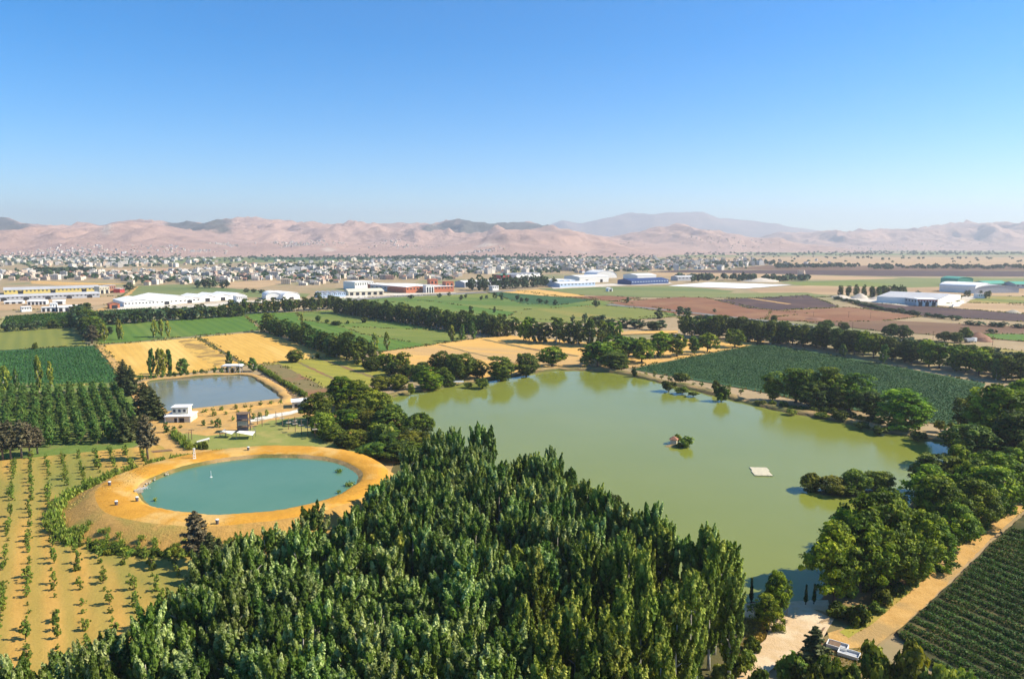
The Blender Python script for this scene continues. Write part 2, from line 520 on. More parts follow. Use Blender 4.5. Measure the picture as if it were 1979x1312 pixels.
def townmat():
    m, n, l, b = new_mat('town_walls')
    oi = n.new('ShaderNodeObjectInfo')
    cr = n.new('ShaderNodeValToRGB')
    cr.color_ramp.interpolation = 'CONSTANT'
    e = cr.color_ramp.elements
    cols = [(0.64, 0.58, 0.50), (0.52, 0.42, 0.33), (0.74, 0.70, 0.62), (0.46, 0.31, 0.24), (0.57, 0.49, 0.40), (0.40, 0.38, 0.36), (0.66, 0.54, 0.41)]
    e[0].color = c4(cols[0])
    e[1].position = 0.14; e[1].color = c4(cols[1])
    for i, c in enumerate(cols[2:]):
        k = e.new(0.28 + i * 0.14); k.color = c4(c)
    l.new(oi.outputs['Random'], cr.inputs[0])
    l.new(cr.outputs[0], b.inputs['Base Color'])
    return m


M['town'] = townmat()

# ------------------------------------------------------------------ the plain and the hills
tag(link('ground', mesh_quads('ground', [(-9500, -600, 0), (9500, -600, 0), (9500, 15500, 0), (-9500, 15500, 0)], [(0, 1, 2, 3)], M['plain'])),
    'flat dry plain stretching to the foot of the hills', 'ground', kind='structure')

RIDGES = [
    (6200, 2300, [(-700, 445), (-300, 436), (0, 427), (50, 432), (110, 427), (180, 440), (300, 431), (330, 427), (400, 429), (450, 423), (520, 425), (600, 433), (700, 429), (850, 426), (950, 429), (1020, 430), (1080, 437), (1130, 447), (1200, 462), (1260, 478), (1400, 500)]),
    (4600, 1300, [(-700, 455), (-300, 450), (-100, 462), (0, 470), (60, 453), (110, 437), (150, 432), (200, 434), (270, 429), (300, 432), (360, 445), (430, 461), (520, 470), (600, 466), (650, 462), (700, 468), (780, 460), (840, 474), (900, 468), (960, 449), (1000, 443), (1060, 446), (1120, 453), (1180, 468), (1230, 490), (1300, 520)]),
    (6000, 1300, [(1100, 500), (1160, 470), (1200, 452), (1260, 441), (1310, 433), (1350, 436), (1400, 445), (1450, 456), (1500, 464), (1560, 480), (1640, 500)]),
    (8000, 2000, [(1380, 500), (1440, 472), (1480, 462), (1520, 451), (1600, 449), (1700, 446), (1780, 443), (1850, 433), (1900, 429), (1979, 431), (2150, 436), (2400, 446)]),
]


def hill_parts(x, y, full=False):
    out = []
    qs = []
    for i, (D, L, pts) in enumerate(RIDGES):
        xs = [(p - 989.5) / F * D for p, q in pts]
        hs = [H + (HOR - q) / F * D for p, q in pts]
        # the crest wanders in depth so that the ridge is no wall
        Dx = D + 500 * (fbm(x / 1300 + i * 9, x * 0 + i * 3.7, 3) - 0.5) * 2
        c = np.interp(x * D / np.maximum(y, 100) if False else x, xs, hs)
        u = (y - (Dx - L)) / L
        fr = np.clip(u, 0, 1)
        fr = fr * fr * (3 - 2 * fr) * 0.55 + fr * 0.45
        bk = np.clip(1 - (y - Dx) / (L * 1.6), 0, 1)
        q = np.where(u <= 1, fr, bk * bk * (3 - 2 * bk))
        out.append(np.maximum(c, 0) * q)
        qs.append(q)
    return (out, qs) if full else out


def hill_h(x, y):
    ps, qs = hill_parts(x, y, True)
    h = np.maximum.reduce(ps)
    sel = np.argmax(np.stack(ps), axis=0)
    q = np.take_along_axis(np.stack(qs), sel[None], 0)[0]
    damp = 1 - 0.6 * np.clip(q, 0, 1) ** 7
    w = fbm(x / 420 + 3, y / 420, 3) * 260
    r = fbm((x + w) / 620, (y + w) / 980, 6, True)
    fine = fbm(x / 150 + 40, y / 240, 5, True)
    k = np.clip(h / 120, 0, 1)
    edge = 1 - 0.35 * (r < 0)
    gully = fbm((x + w * .7) / 230 + 11, (y + w) / 620, 4, True)
    h = h * (1 + ((r - 0.70) * 1.35 * edge + (fine - 0.68) * 0.22 + (gully - 0.72) * 0.55) * damp)
    return np.where(k > 0, h, 0) - 2.0 * (k <= 0)


def hillmat(name, c1, c2, c3, forest=True):
    m, n, l, b = new_mat(name)
    g = n.new('ShaderNodeNewGeometry')
    pos = g.outputs['Position']
    col = mixc(n, l, ramp(n, l, noise(n, l, 0.004, 8, pos, 0.65), 0.38, 0.62), c4(c1), c4(c2))
    col = mixc(n, l, ramp(n, l, noise(n, l, 0.0016, 5, pos), 0.50, 0.70), col, c4(c3))
    if forest:
        at = n.new('ShaderNodeAttribute'); at.attribute_name = 'forest'
        ad = n.new('ShaderNodeMath'); ad.operation = 'MULTIPLY_ADD'
        l.new(noise(n, l, 0.012, 6, pos, 0.75), ad.inputs[0]); ad.inputs[1].default_value = 0.7
        l.new(at.outputs['Fac'], ad.inputs[2])
        col = mixc(n, l, ramp(n, l, ad.outputs[0], 0.72, 0.95), col, (0.10, 0.095, 0.075, 1))
        # grazing paths and quarry scars
        sc = n.new('ShaderNodeAttribute'); sc.attribute_name = 'scar'
        col = mixc(n, l, sc.outputs['Fac'], col, (0.62, 0.50, 0.40, 1))
    l.new(col, b.inputs['Base Color'])
    bp = n.new('ShaderNodeBump')
    bp.inputs['Strength'].default_value = 1.0
    bp.inputs['Distance'].default_value = 28
    l.new(noise(n, l, 0.013, 8, pos, 0.75), bp.inputs['Height'])
    l.new(bp.outputs[0], b.inputs['Normal'])
    return m


def grid_mesh(name, x0, x1, y0, y1, st, hf, mat, attrs=None):
    xs = np.arange(x0, x1 + 1, st); ys = np.arange(y0, y1 + 1, st)
    X, Y = np.meshgrid(xs, ys)
    Z = hf(X, Y)
    nx, ny = len(xs), len(ys)
    V = np.stack([X, Y, Z], -1).reshape(-1, 3)
    i = np.arange(nx * ny).reshape(ny, nx)
    Q = np.stack([i[:-1, :-1], i[:-1, 1:], i[1:, 1:], i[1:, :-1]], -1).reshape(-1, 4)
    keep = (Z.ravel()[Q] > -1.9).any(axis=1)
    me = mesh_quads(name, V, Q[keep], mat, smooth=True)
    for k, fn in (attrs or {}).items():
        a = me.attributes.new(k, 'FLOAT', 'POINT')
        a.data.foreach_set('value', np.ascontiguousarray(fn(X, Y, Z).ravel(), dtype=np.float32))
    return me


def forest_attr(x, y, z):
    ps = hill_parts(x, y)
    back = ps[0] > np.maximum(ps[1], ps[2]) * 1.02
    px = 989.5 + x / np.maximum(y, 1) * F
    f = np.zeros_like(x)
    for a, b, yc, wy, am in ((-300, 110, 5600, 900, 1.0), (310, 475, 5650, 800, 1.1), (780, 900, 5900, 700, 0.8), (860, 1090, 6000, 650, 1.0), (560, 640, 6100, 300, 0.4)):
        c = (a + b) / 2; w = (b - a) / 2
        e = 1 - np.maximum(abs(px - c) / w, abs(y - yc) / wy)
        f = np.maximum(f, np.clip(e * 3.0, 0, 1) * am)
    f = f * (0.35 + 0.9 * fbm(x / 500, y / 700, 4)) * back
    return f * 0.75 + 0.16 * fbm(x / 300 + 8, y / 300, 4)


def scar_attr(x, y, z):
    px = 989.5 + x / np.maximum(y, 1) * F
    s = np.zeros_like(x)
    for c, w, yc, wy in ((940, 22, 3800, 170), (900, 14, 3560, 60), (640, 14, 3800, 100), (680, 30, 3420, 40), (215, 12, 4100, 160), (1125, 20, 3600, 40)):
        e = 1 - np.hypot((px - c) / w, (y - yc) / wy) + (fbm(x / 60, y / 60, 4) - 0.5) * 1.3
        s = np.maximum(s, np.clip(e * 2, 0, 0.8))
    return s


M['hill'] = hillmat('dry_hills', (0.58, 0.37, 0.27), (0.47, 0.295, 0.22), (0.37, 0.24, 0.19))
M['mountain'] = hillmat('far_mountain', (0.36, 0.28, 0.24), (0.30, 0.24, 0.22), (0.22, 0.2, 0.2), forest=False)
tag(link('hills', grid_mesh('hills', -7800, 8200, 2500, 9500, 22, hill_h, M['hill'], {'forest': forest_attr, 'scar': scar_attr})),
    'long range of bare pinkish hills with dark wooded patches', 'hills', kind='structure')


def mtn_h(x, y):
    D = 12500
    pts = [(980, 500), (1040, 445), (1085, 427), (1120, 434), (1180, 421), (1240, 412), (1310, 406), (1360, 413), (1420, 424), (1480, 432), (1560, 446), (1640, 458), (1760, 500)]
    c = np.interp(x, [(p - 989.5) / F * D for p, q in pts], [H + (HOR - q) / F * D for p, q in pts])
    u = np.clip(1 - abs(y - D) / 2200, 0, 1)
    r = fbm(x / 900 + 5, y / 1400, 6, True)
    return np.maximum(c, 0) * u * u * (3 - 2 * u) * (1 + (r - 0.7) * 0.4) - 2


tag(link('mountain', grid_mesh('mountain', -600, 7200, 10400, 14600, 60, mtn_h, M['mountain'])),
    'high pale blue mountain rising far behind the hills', 'mountain', kind='structure')

# ------------------------------------------------------------------ fields, tracks and yards: sheets a few millimetres to centimetres apart
_layer = [0]


def sheet(name, pts, mat, label, rough=1.0, cat='field', z=None):
    P = [G(*p) for p in pts]
    _layer[0] += 1
    zz = (0.006 * _layer[0] + 0.01) if z is None else z
    out = []
    n = len(P)
    for i in range(n):
        a, b = P[i], P[(i + 1) % n]
        L = (b - a).length
        amp = min(mpp(a) * 1.6, L * 0.03, 3.0) * rough
        k = max(1, min(40, int(L / (mpp(a) * 7 + 1))))
        nv = Vector((-(b - a).y, (b - a).x, 0)).normalized()
        for j in range(k):
            q = a.lerp(b, j / k)
            if j:
                q = q + nv * R.uniform(-amp, amp)
            out.append((q.x, q.y, zz))
    me = bpy.data.meshes.new(name)
    me.from_pydata(out, [], [tuple(range(len(out)))])
    me.materials.append(mat)
    me.update()
    if me.polygons[0].normal.z < 0:
        me.flip_normals()
    return tag(link(name, me), label, cat, kind='structure')


FIELDS = [
    # far plain, from the hills' foot towards the town
    ('tan_field', [(1300, 487), (2400, 487), (2400, 493), (1250, 494)], 'crop_pale', 'thin pale green field strip at the foot of the far hills'),
    ('dark_field', [(-400, 497), (500, 496), (1200, 493), (1500, 494), (900, 503), (300, 510), (-400, 512)], 'crop_pale', 'hazy green belt between the town and the hills'),
    ('green_field', [(480, 495), (1150, 490), (1190, 494), (900, 501), (500, 503)], 'crop_dark', 'dark green strip along the foot of the hills behind the town'),
    ('tan_field', [(1340, 499), (1620, 497), (2400, 499), (2400, 514), (1700, 516), (1480, 512), (1330, 505)], 'tan', 'broad tan stubble field beyond the right-hand tree line'),
    ('brown_field', [(1480, 513), (2400, 515), (2400, 524), (1560, 523), (1400, 520)], 'brown_soil', 'brown strip with rows of little trees past the stubble'),
    ('dark_field', [(1320, 522), (1560, 522), (2400, 526), (2400, 536), (1700, 534), (1420, 528), (1250, 526)], 'dark_soil', 'long dark ploughed strip across the far plain'),
    ('tan_field', [(1250, 527), (1420, 528), (1740, 537), (1690, 543), (1500, 538), (1280, 534)], 'tan', 'narrow orange stubble wedge in front of the dark strip'),
    ('green_field', [(1500, 545), (1750, 538), (2400, 537), (2400, 549), (1800, 556), (1640, 557), (1560, 552)], 'crop_pale', 'pale green field behind the warehouses on the far plain'),
    ('green_field', [(1520, 546), (1660, 543), (1740, 551), (1640, 557), (1540, 551)], 'crop_green2', 'greener square within the pale field behind the bare poplars'),
    ('tan_field', [(1440, 560), (1560, 552), (1760, 556), (1900, 552), (1979, 556), (2300, 560), (2300, 577), (1979, 572), (1700, 570), (1480, 568)], 'tan', 'bare sandy ground around the arched warehouse'),
    ('olive_field', [(1860, 572), (2300, 577), (2300, 592), (1979, 590), (1850, 584)], 'crop_olive', 'dry olive plot dotted with young trees beside the warehouse yard'),
    ('tan_field', [(1840, 585), (2300, 592), (2300, 608), (1979, 606), (1800, 594)], 'tan', 'sandy plot with a rubble heap beside the dark ploughed strip'),
    ('yellow_field', [(60, 543), (145, 546), (250, 549), (120, 552), (60, 549)], 'wheat2', 'small yellow plot behind the long yellow factory'),
    ('tan_field', [(180, 519), (320, 517), (390, 519), (370, 526), (190, 527)], 'tan', 'pale orange stubble inside the distant town'),
    ('green_field', [(225, 578), (265, 553), (340, 550), (420, 556), (520, 563), (600, 568), (590, 575), (470, 575), (380, 577), (300, 585)], 'crop_pale', 'green meadow behind the big white sheds'),
    ('tan_field', [(430, 546), (520, 541), (560, 546), (500, 557), (420, 556)], 'tan', 'orange dry ground between the meadow and the town'),
    ('tan_field', [(-300, 577), (120, 577), (235, 572), (215, 588), (100, 597), (-300, 610)], 'tan', 'bare orange yard around the factory sheds'),
    ('yellow_field', [(430, 592), (480, 587), (575, 581), (605, 587), (500, 597), (450, 600)], 'wheat2', 'small golden plot in front of the round-roofed sheds'),
    ('brown_field', [(575, 582), (650, 583), (640, 592), (600, 590)], 'brown_soil', 'brown plot next to the small golden plot'),
    # left
    ('vineyard_field', [(5, 613), (145, 604), (152, 634), (-20, 640)], 'vine_far', 'striped vineyard below the small white sheds'),
    ('vineyard_field', [(158, 605), (290, 597), (300, 612), (165, 622)], 'vine_far', 'second striped vineyard below the big white sheds'),
    ('crop_field', [(290, 596), (400, 592), (430, 606), (305, 613)], 'crop_dark', 'dark green orchard plot below the big white sheds'),
    ('olive_field', [(-200, 644), (148, 631), (168, 668), (-200, 690)], 'crop_olive', 'yellowish olive field under the dark hedge'),
    ('green_field', [(186, 628), (472, 610), (505, 638), (190, 666)], 'crop_green', 'bright green field between the hedge and the golden wheat'),
    ('crop_field', [(-260, 690), (184, 668), (246, 742), (-300, 760)], 'crop_dark', 'dark green row crop beside the farm lane'),
    ('plantation_floor', [(-300, 742), (240, 740), (296, 838), (250, 872), (-380, 915)], 'plant_ground', 'green floor of the young tree plantation'),
    ('wheat_field', [(192, 668), (380, 653), (470, 708), (262, 734)], 'wheat', 'golden wheat square with a trampled brown patch'),
    ('wheat_field', [(386, 652), (505, 641), (655, 690), (500, 704), (478, 706)], 'wheat', 'golden wheat strip alongside the long tree row'),
    ('trampled_patch', [(345, 660), (378, 655), (452, 702), (418, 708), (380, 690)], 'burnt', 'brown trampled patch in the golden wheat'),
    ('field_ditch', [(379, 653), (385, 652), (478, 706), (470, 708)], 'bank_dark', 'dark ditch dividing the two golden wheat squares'),
    # middle
    ('green_field', [(470, 608), (640, 600), (800, 628), (890, 648), (880, 662), (735, 680), (520, 640)], 'crop_green', 'bright green field enclosed by the long tree belts'),
    ('olive_field', [(575, 605), (640, 600), (700, 612), (730, 622), (640, 627), (580, 618)], 'crop_green2', 'lighter green corner of the enclosed field'),
    ('green_field', [(660, 632), (900, 640), (900, 656), (830, 668), (700, 646)], 'crop_green2', 'olive green strip before the thick tree belt'),
    ('wheat_field', [(732, 682), (880, 660), (975, 648), (1150, 664), (1145, 705), (1080, 712), (900, 738), (790, 730)], 'wheat2', 'golden stubble behind the lake trees'),
    ('field_ditch', [(845, 667), (850, 666), (905, 680), (1000, 702), (990, 703)], 'scrub', 'dry ditch across the golden stubble'),
    ('field_ditch', [(930, 657), (936, 656), (1030, 674), (1120, 688), (1115, 690), (1020, 676)], 'scrub', 'second dry ditch across the golden stubble'),
    ('yellow_field', [(500, 706), (650, 687), (760, 716), (720, 745), (640, 750), (560, 742)], 'yellow_green', 'yellow green fallow strips between wheat and lake trees'),
    ('scrub_field', [(500, 708), (540, 704), (620, 745), (640, 760), (590, 775)], 'scrub', 'brown scrubby strip beside the grey pond hedge'),
    ('field_ditch', [(575, 702), (580, 701), (655, 735), (650, 737)], 'scrub', 'weedy furrow through the yellow green strips'),
    ('field_ditch', [(610, 692), (615, 691), (740, 734), (734, 737)], 'scrub', 'second weedy furrow through the yellow green strips'),
    ('wheat_field', [(1150, 664), (1300, 655), (1480, 660), (1420, 676), (1215, 712), (1140, 708)], 'wheat2', 'golden stubble under the leafy trees beyond the lake'),
    ('soy_field', [(1218, 714), (1470, 664), (1560, 678), (1760, 714), (1905, 742), (1850, 826), (1760, 812), (1600, 785), (1440, 752), (1300, 728)], 'soy', 'large dark green crop field beyond the lake bank'),
    ('green_field', [(640, 578), (850, 570), (1010, 566), (1200, 584), (1290, 598), (1310, 612), (1130, 625), (960, 622), (800, 604), (690, 590)], 'crop_green2', 'wide green meadow in front of the red factory'),
    ('green_field', [(700, 588), (820, 581), (1010, 606), (980, 612), (820, 600)], 'crop_green', 'brighter band across the wide meadow'),
    ('olive_field', [(1000, 600), (1160, 590), (1280, 602), (1290, 610), (1120, 622), (980, 615)], 'crop_olive', 'yellowish end of the wide meadow'),
    ('crop_field', [(935, 563), (1000, 562), (1150, 580), (1080, 590), (1010, 588)], 'crop_dark', 'dark green wedge pointing at the brown fields'),
    ('tan_field', [(960, 564), (1040, 560), (1120, 570), (1160, 580), (1050, 572)], 'wheat2', 'ochre strip beside the dark green wedge'),
    ('green_field', [(1040, 558), (1300, 552), (1420, 563), (1380, 574), (1250, 575), (1120, 570)], 'crop_pale', 'pale green meadow before the navy warehouse'),
    ('red_field', [(1080, 574), (1180, 572), (1240, 577), (1180, 583)], 'red_soil', 'small red ploughed wedge by the meadow'),
    ('red_field', [(1170, 585), (1340, 573), (1400, 582), (1470, 598), (1560, 606), (1460, 618), (1300, 606)], 'red_soil', 'red ploughed field in front of the dark ploughed one'),
    ('green_field', [(1320, 575), (1370, 567), (1560, 566), (1610, 574), (1480, 577)], 'crop_pale', 'dull green strip behind the dark ploughed field'),
    ('dark_field', [(1380, 580), (1560, 571), (1622, 593), (1500, 600), (1450, 597)], 'dark_soil', 'dark purple brown ploughed field with a pale path'),
    ('field_path', [(1445, 577), (1450, 576.5), (1530, 588), (1520, 588.5)], 'dirt', 'pale path across the dark ploughed field'),
    ('red_field', [(1490, 602), (1640, 594), (1780, 612), (1700, 622), (1560, 622), (1480, 618)], 'red_soil', 'reddish bare field with lamp poles'),
    ('dark_field', [(1640, 585), (1770, 590), (1979, 608), (2300, 618), (2300, 634), (1979, 622), (1800, 612), (1680, 598)], 'dark_soil', 'long dark ploughed strip in front of the white warehouse'),
    ('brown_field', [(1560, 624), (1720, 620), (1979, 632), (2300, 640), (2300, 670), (1979, 660), (1700, 640)], 'brown_soil', 'brown field behind the roadside tree row'),
    ('green_field', [(1900, 646), (2300, 650), (2300, 668), (1979, 660), (1920, 655)], 'crop_green', 'bright green plot beside the earth heap'),
    ('hedge_strip', [(1310, 612), (1500, 628), (2300, 715), (2300, 740), (1979, 710), (1500, 640), (1320, 625)], 'crop_olive', 'light green orchard strip behind the roadside tree row'),
    ('yard', [(1605, 573), (1680, 577), (1860, 587), (1750, 592), (1640, 580)], 'yard', 'pale gravel works yard beside the white warehouse'),
    ('yard', [(1290, 553), (1370, 546), (1530, 551), (1440, 558)], 'white_roof', 'very pale covered plots beyond the brown fields'),
    ('yard', [(1800, 590), (1868, 572), (1890, 574), (1850, 594)], 'yard', 'pale drive leading up beside the white warehouse'),
    ('yard', [(640, 573), (700, 568), (880, 566), (900, 569), (760, 575), (660, 578)], 'yard', 'pale service yard before the red factory'),
    ('yard', [(220, 592), (385, 585), (480, 581), (580, 577), (585, 582), (480, 588), (390, 594), (230, 600)], 'yard', 'pale yard along the front of the big white sheds'),
    ('yard', [(1060, 553), (1290, 545), (1300, 549), (1070, 559)], 'yard', 'pale yard before the blue warehouses'),
]
for nm, pts, mt, lb in FIELDS:
    lb = lb.replace('right-hand ', '')
    sheet(nm, pts, M[mt], lb, rough=3.0 if nm == 'trampled_patch' else 1.2)
LANES = [
    ('farm_lane', [(184, 668), (196, 668), (262, 736), (318, 846), (296, 856), (246, 745)], 'dirt', 'sandy farm lane running past the conifers'),
    ('road', [(1180, 588), (1300, 600), (1500, 622), (1979, 690), (2300, 734), (2300, 741), (1979, 695), (1500, 625), (1300, 602), (1170, 590)], 'asphalt', 'grey country road behind the long tree row'),
    ('road', [(640, 582), (760, 572), (900, 566), (990, 561), (1000, 563), (900, 568.5), (760, 575), (650, 585)], 'asphalt', 'pale road passing in front of the red factory'),
    ('road', [(160, 610), (200, 595), (240, 572), (262, 555), (268, 554), (248, 574), (208, 597), (170, 612)], 'dirt', 'narrow lane climbing past the white sheds'),
    ('dirt_track', [(640, 604), (820, 604), (980, 626), (1140, 642), (1310, 640), (1310, 644), (1140, 650), (960, 632), (800, 609)], 'wheat2', 'dry track behind the thick tree belt'),
]
for nm, pts, mt, lb in LANES:
    sheet(nm, pts, M[mt], lb, cat='road')

# ragged weedy margins along the field edges (uncountable)
def margins():
    C, S = [], []
    for nm, pts, mt, lb in FIELDS:
        P = [G(*p) for p in pts]
        for a, b in zip(P, P[1:] + P[:1]):
            if min(a.y, b.y) > 800 or nm in ('yard', 'trampled_patch', 'field_ditch', 'plantation_floor', 'field_path'):
                continue
            L = (b - a).length
            k = int(L * 1.5)
            if k < 4:
                continue
            t = NP.random(k)
            gap = vnoise(t * L / 9 + a.x, np.full(k, a.y * 0.37))
            t = t[gap > 0.42]
            k = len(t)
            C.append(np.stack([a.x + (b.x - a.x) * t + NP.normal(size=k) * 0.9, a.y + (b.y - a.y) * t + NP.normal(size=k) * 0.9, np.full(k, 0.4)], 1))
            S.append(NP.uniform(0.4, 0.9, k) * (1 + a.y / 900))
    C = np.concatenate(C); S = np.concatenate(S)
    px = 989.5 + F * C[:, 0] / (C[:, 1] * cp + H * sp)
    ok = (px > -40) & (px < 2020)
    C, S = C[ok], S[ok]
    N = NP.normal(size=(len(C), 3)); N[:, 2] = abs(N[:, 2])
    return C, N, S


# near ground: orchard, grove floor, park lawn, tracks, vineyard
sheet('orchard_ground', [(-420, 905), (0, 893), (270, 866), (340, 860), (420, 900), (760, 930), (700, 1130), (440, 1180), (360, 1400), (-700, 1700)], M['orchard_ground'], 'dry tan orchard ground with faint green strips', cat='field')
sheet('park_ground', [(262, 760), (300, 800), (560, 770), (640, 770), (720, 790), (800, 850), (830, 880), (740, 920), (500, 880), (340, 880), (285, 850)], M['dirt'], 'sandy park ground between the two ponds', cat='ground')
sheet('park_lawn', [(345, 838), (400, 845), (470, 836), (520, 815), (600, 806), (700, 850), (780, 880), (740, 900), (620, 878), (480, 868), (400, 872), (350, 868)], M['lawn'], 'worn green lawn above the round pond', cat='lawn')
sheet('gravel_path', [(482, 812), (520, 803), (560, 797), (600, 786), (603, 791), (562, 803), (522, 811), (484, 818)], M['gravel_white'], 'white gravel path leading to the small white cabin', cat='path')
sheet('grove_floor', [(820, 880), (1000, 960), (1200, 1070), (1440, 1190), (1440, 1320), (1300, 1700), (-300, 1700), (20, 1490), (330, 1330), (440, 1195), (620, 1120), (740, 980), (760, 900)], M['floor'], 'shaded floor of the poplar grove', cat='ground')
sheet('bank_ground', [(1585, 1165), (1640, 1090), (1780, 960), (1850, 850), (2150, 840), (2150, 868), (1979, 975), (1830, 1090), (1730, 1195), (1690, 1262), (1790, 1330), (1900, 1420), (1480, 1420), (1530, 1290), (1600, 1230)], M['scrub'], 'scrubby ground under the trees beside the dirt road', cat='ground')
sheet('dirt_road', [(2150, 850), (1979, 950), (1900, 998), (1830, 1058), (1780, 1115), (1720, 1165), (1660, 1208), (1600, 1228), (1600, 1260), (1690, 1255), (1735, 1222), (1790, 1172), (1845, 1118), (1910, 1050), (1985, 984), (2200, 870)], M['dirt'], 'sandy dirt road beside the vineyard', cat='road')
sheet('clearing', [(1425, 1172), (1500, 1168), (1600, 1164), (1612, 1200), (1590, 1238), (1545, 1262), (1500, 1292), (1440, 1345), (1330, 1400), (1380, 1322), (1440, 1282), (1480, 1240), (1490, 1205), (1430, 1195)], M['sand'], 'pale sandy clearing at the near end of the lake', cat='ground')
sheet('dry_grass_verge', [(1622, 1226), (1668, 1196), (1742, 1142), (1790, 1100), (1808, 1104), (1750, 1156), (1680, 1214), (1640, 1238)], M['yellow_green'], 'yellow dry grass verge along the dirt road', cat='grass')
VINE_POLY_PX = [(1733, 1226), (1790, 1176), (1848, 1121), (1914, 1054), (1990, 988), (2200, 880), (2700, 1100), (2500, 1900), (2080, 1560)]
sheet('vineyard_ground', VINE_POLY_PX, M['vine_ground'], 'weedy soil between the vineyard rows', cat='field')


# ------------------------------------------------------------------ water and banks
def smooth_closed(P, it=3):
    for _ in range(it):
        Q = []
        for i in range(len(P)):
            a, b = P[i], P[(i + 1) % len(P)]
            Q += [a.lerp(b, 0.25), a.lerp(b, 0.75)]
        P = Q
    return P


def shore(px, it=3, jit=0.5, z=0.0):
    P = smooth_closed([G(p[0], p[1], z) for p in px], it)
    out = []
    n = len(P)
    for i in range(n):
        a, b = P[i], P[(i + 1) % n]
        k = max(1, int((b - a).length / 2.0))
        out += [a.lerp(b, j / k) for j in range(k)]
    area = sum(out[i].x * out[(i + 1) % len(out)].y - out[(i + 1) % len(out)].x * out[i].y for i in range(len(out)))
    if area < 0:
        out.reverse()
    return [Vector((p.x + R.uniform(-jit, jit), p.y + R.uniform(-jit, jit), z)) for p in out]


def water(name, P, z, mat, label):
    me = bpy.data.meshes.new(name)
    me.from_pydata([(p.x, p.y, z) for p in P], [], [tuple(range(len(P)))])
    me.materials.append(mat)
    me.update()
    return tag(link(name, me), label, 'water', kind='structure')


def bank(name, P, prof, mats, label, mi, flat=None):
    n = len(P)
    nor = []
    for i in range(n):
        d = (P[(i + 3) % n] - P[i - 3]).normalized()
        nor.append(Vector((d.y, -d.x, 0)))
    V = []
    for k, (off, z) in enumerate(prof):
        for i in range(n):
            j = R.uniform(-0.35, 0.35) if 0 < k < len(prof) - 1 else 0
            s = 0.75 + 0.5 * float(vnoise(np.array(P[i].x / 14), np.array(P[i].y / 14)))
            p = P[i] + nor[i] * (off * s + j)
            if flat:
                s = s * (1 - 0.75 * math.exp(-(((P[i].x - flat[0]) / flat[2]) ** 4 + ((P[i].y - flat[1]) / flat[2]) ** 4)))
            V.append((p.x, p.y, max(z * s, z * .3) if z < .6 else z * s + R.uniform(-0.08, 0.08) * (z > 0.2)))
    Q, mm = [], []
    for k in range(len(prof) - 1):
        for i in range(n):
            j = (i + 1) % n
            Q.append((k * n + i, (k + 1) * n + i, (k + 1) * n + j, k * n + j))
            mm.append(mi[k])
    return tag(link(name, mesh_quads(name, V, Q, mats, smooth=True, midx=mm)), label, 'bank', kind='structure')


LAKE_PX = [(1110, 717), (1180, 721), (1250, 736), (1330, 754), (1420, 777), (1500, 797), (1600, 813), (1700, 838), (1790, 852), (1840, 862), (1836, 884), (1810, 925),
           (1775, 975), (1735, 1015), (1690, 1050), (1650, 1090), (1615, 1130), (1598, 1168), (1540, 1172), (1480, 1170), (1425, 1165), (1330, 1130), (1180, 1050), (1010, 955), (900, 890), (830, 852),
           (785, 838), (775, 812), (758, 792), (742, 776), (760, 768), (850, 753), (920, 741), (1000, 729), (1060, 718)]
LAKE = shore(LAKE_PX)
water('lake', LAKE, 0.45, M['lake'], 'large olive green lake')
bank('lake_bank', LAKE, [(-1.6, 0.1), (0.0, 0.50), (0.7, 1.15), (2.0, 1.55), (4.4, 1.5), (6.4, 0.5), (8.0, 0.05)], [M['bank_dark'], M['bank']],
     'earth bank running round the green lake', [0, 0, 1, 1, 1, 1], flat=(44, 114, 15))
POND2_PX = [(284, 742), (300, 737), (390, 730), (478, 725), (500, 739), (525, 756), (545, 772), (540, 779), (470, 790), (400, 799), (335, 806), (318, 792), (300, 768)]
P2 = shore(POND2_PX, 2, 0.3)
water('square_pond', P2, 0.35, M['pond2'], 'grey square pond beside the farm lane')
bank('pond_bank', P2, [(-1.2, 0.1), (0.0, 0.4), (0.6, 0.9), (1.6, 1.2), (3.6, 1.1), (5.2, 0.06)], [M['bank_dark'], M['dirt']], 'sandy bank round the grey square pond', [0, 0, 1, 1, 1])

# round pond on its embankment
WZ = 2.4
pl = G(278, 942, WZ); prr = G(692, 928, WZ); pn = G(487, 997, WZ); pf = G(487, 884, WZ)
PC = Vector(((pl.x + prr.x) / 2, (pn.y + pf.y) / 2, 0))
PA = (prr.x - pl.x) / 2
PB = (pf.y - pn.y) / 2
NTH = 180


def ring_pt(th, off, z):
    return (PC.x + math.cos(th) * (PA + off), PC.y + math.sin(th) * (PB + off), z)


def slope_w(th):
    # the outer slope is wide towards the orchard, short towards the lawn
    d = math.cos(th - math.radians(215))
    return 3.0 + 4.6 * max(0, d) ** 0.7


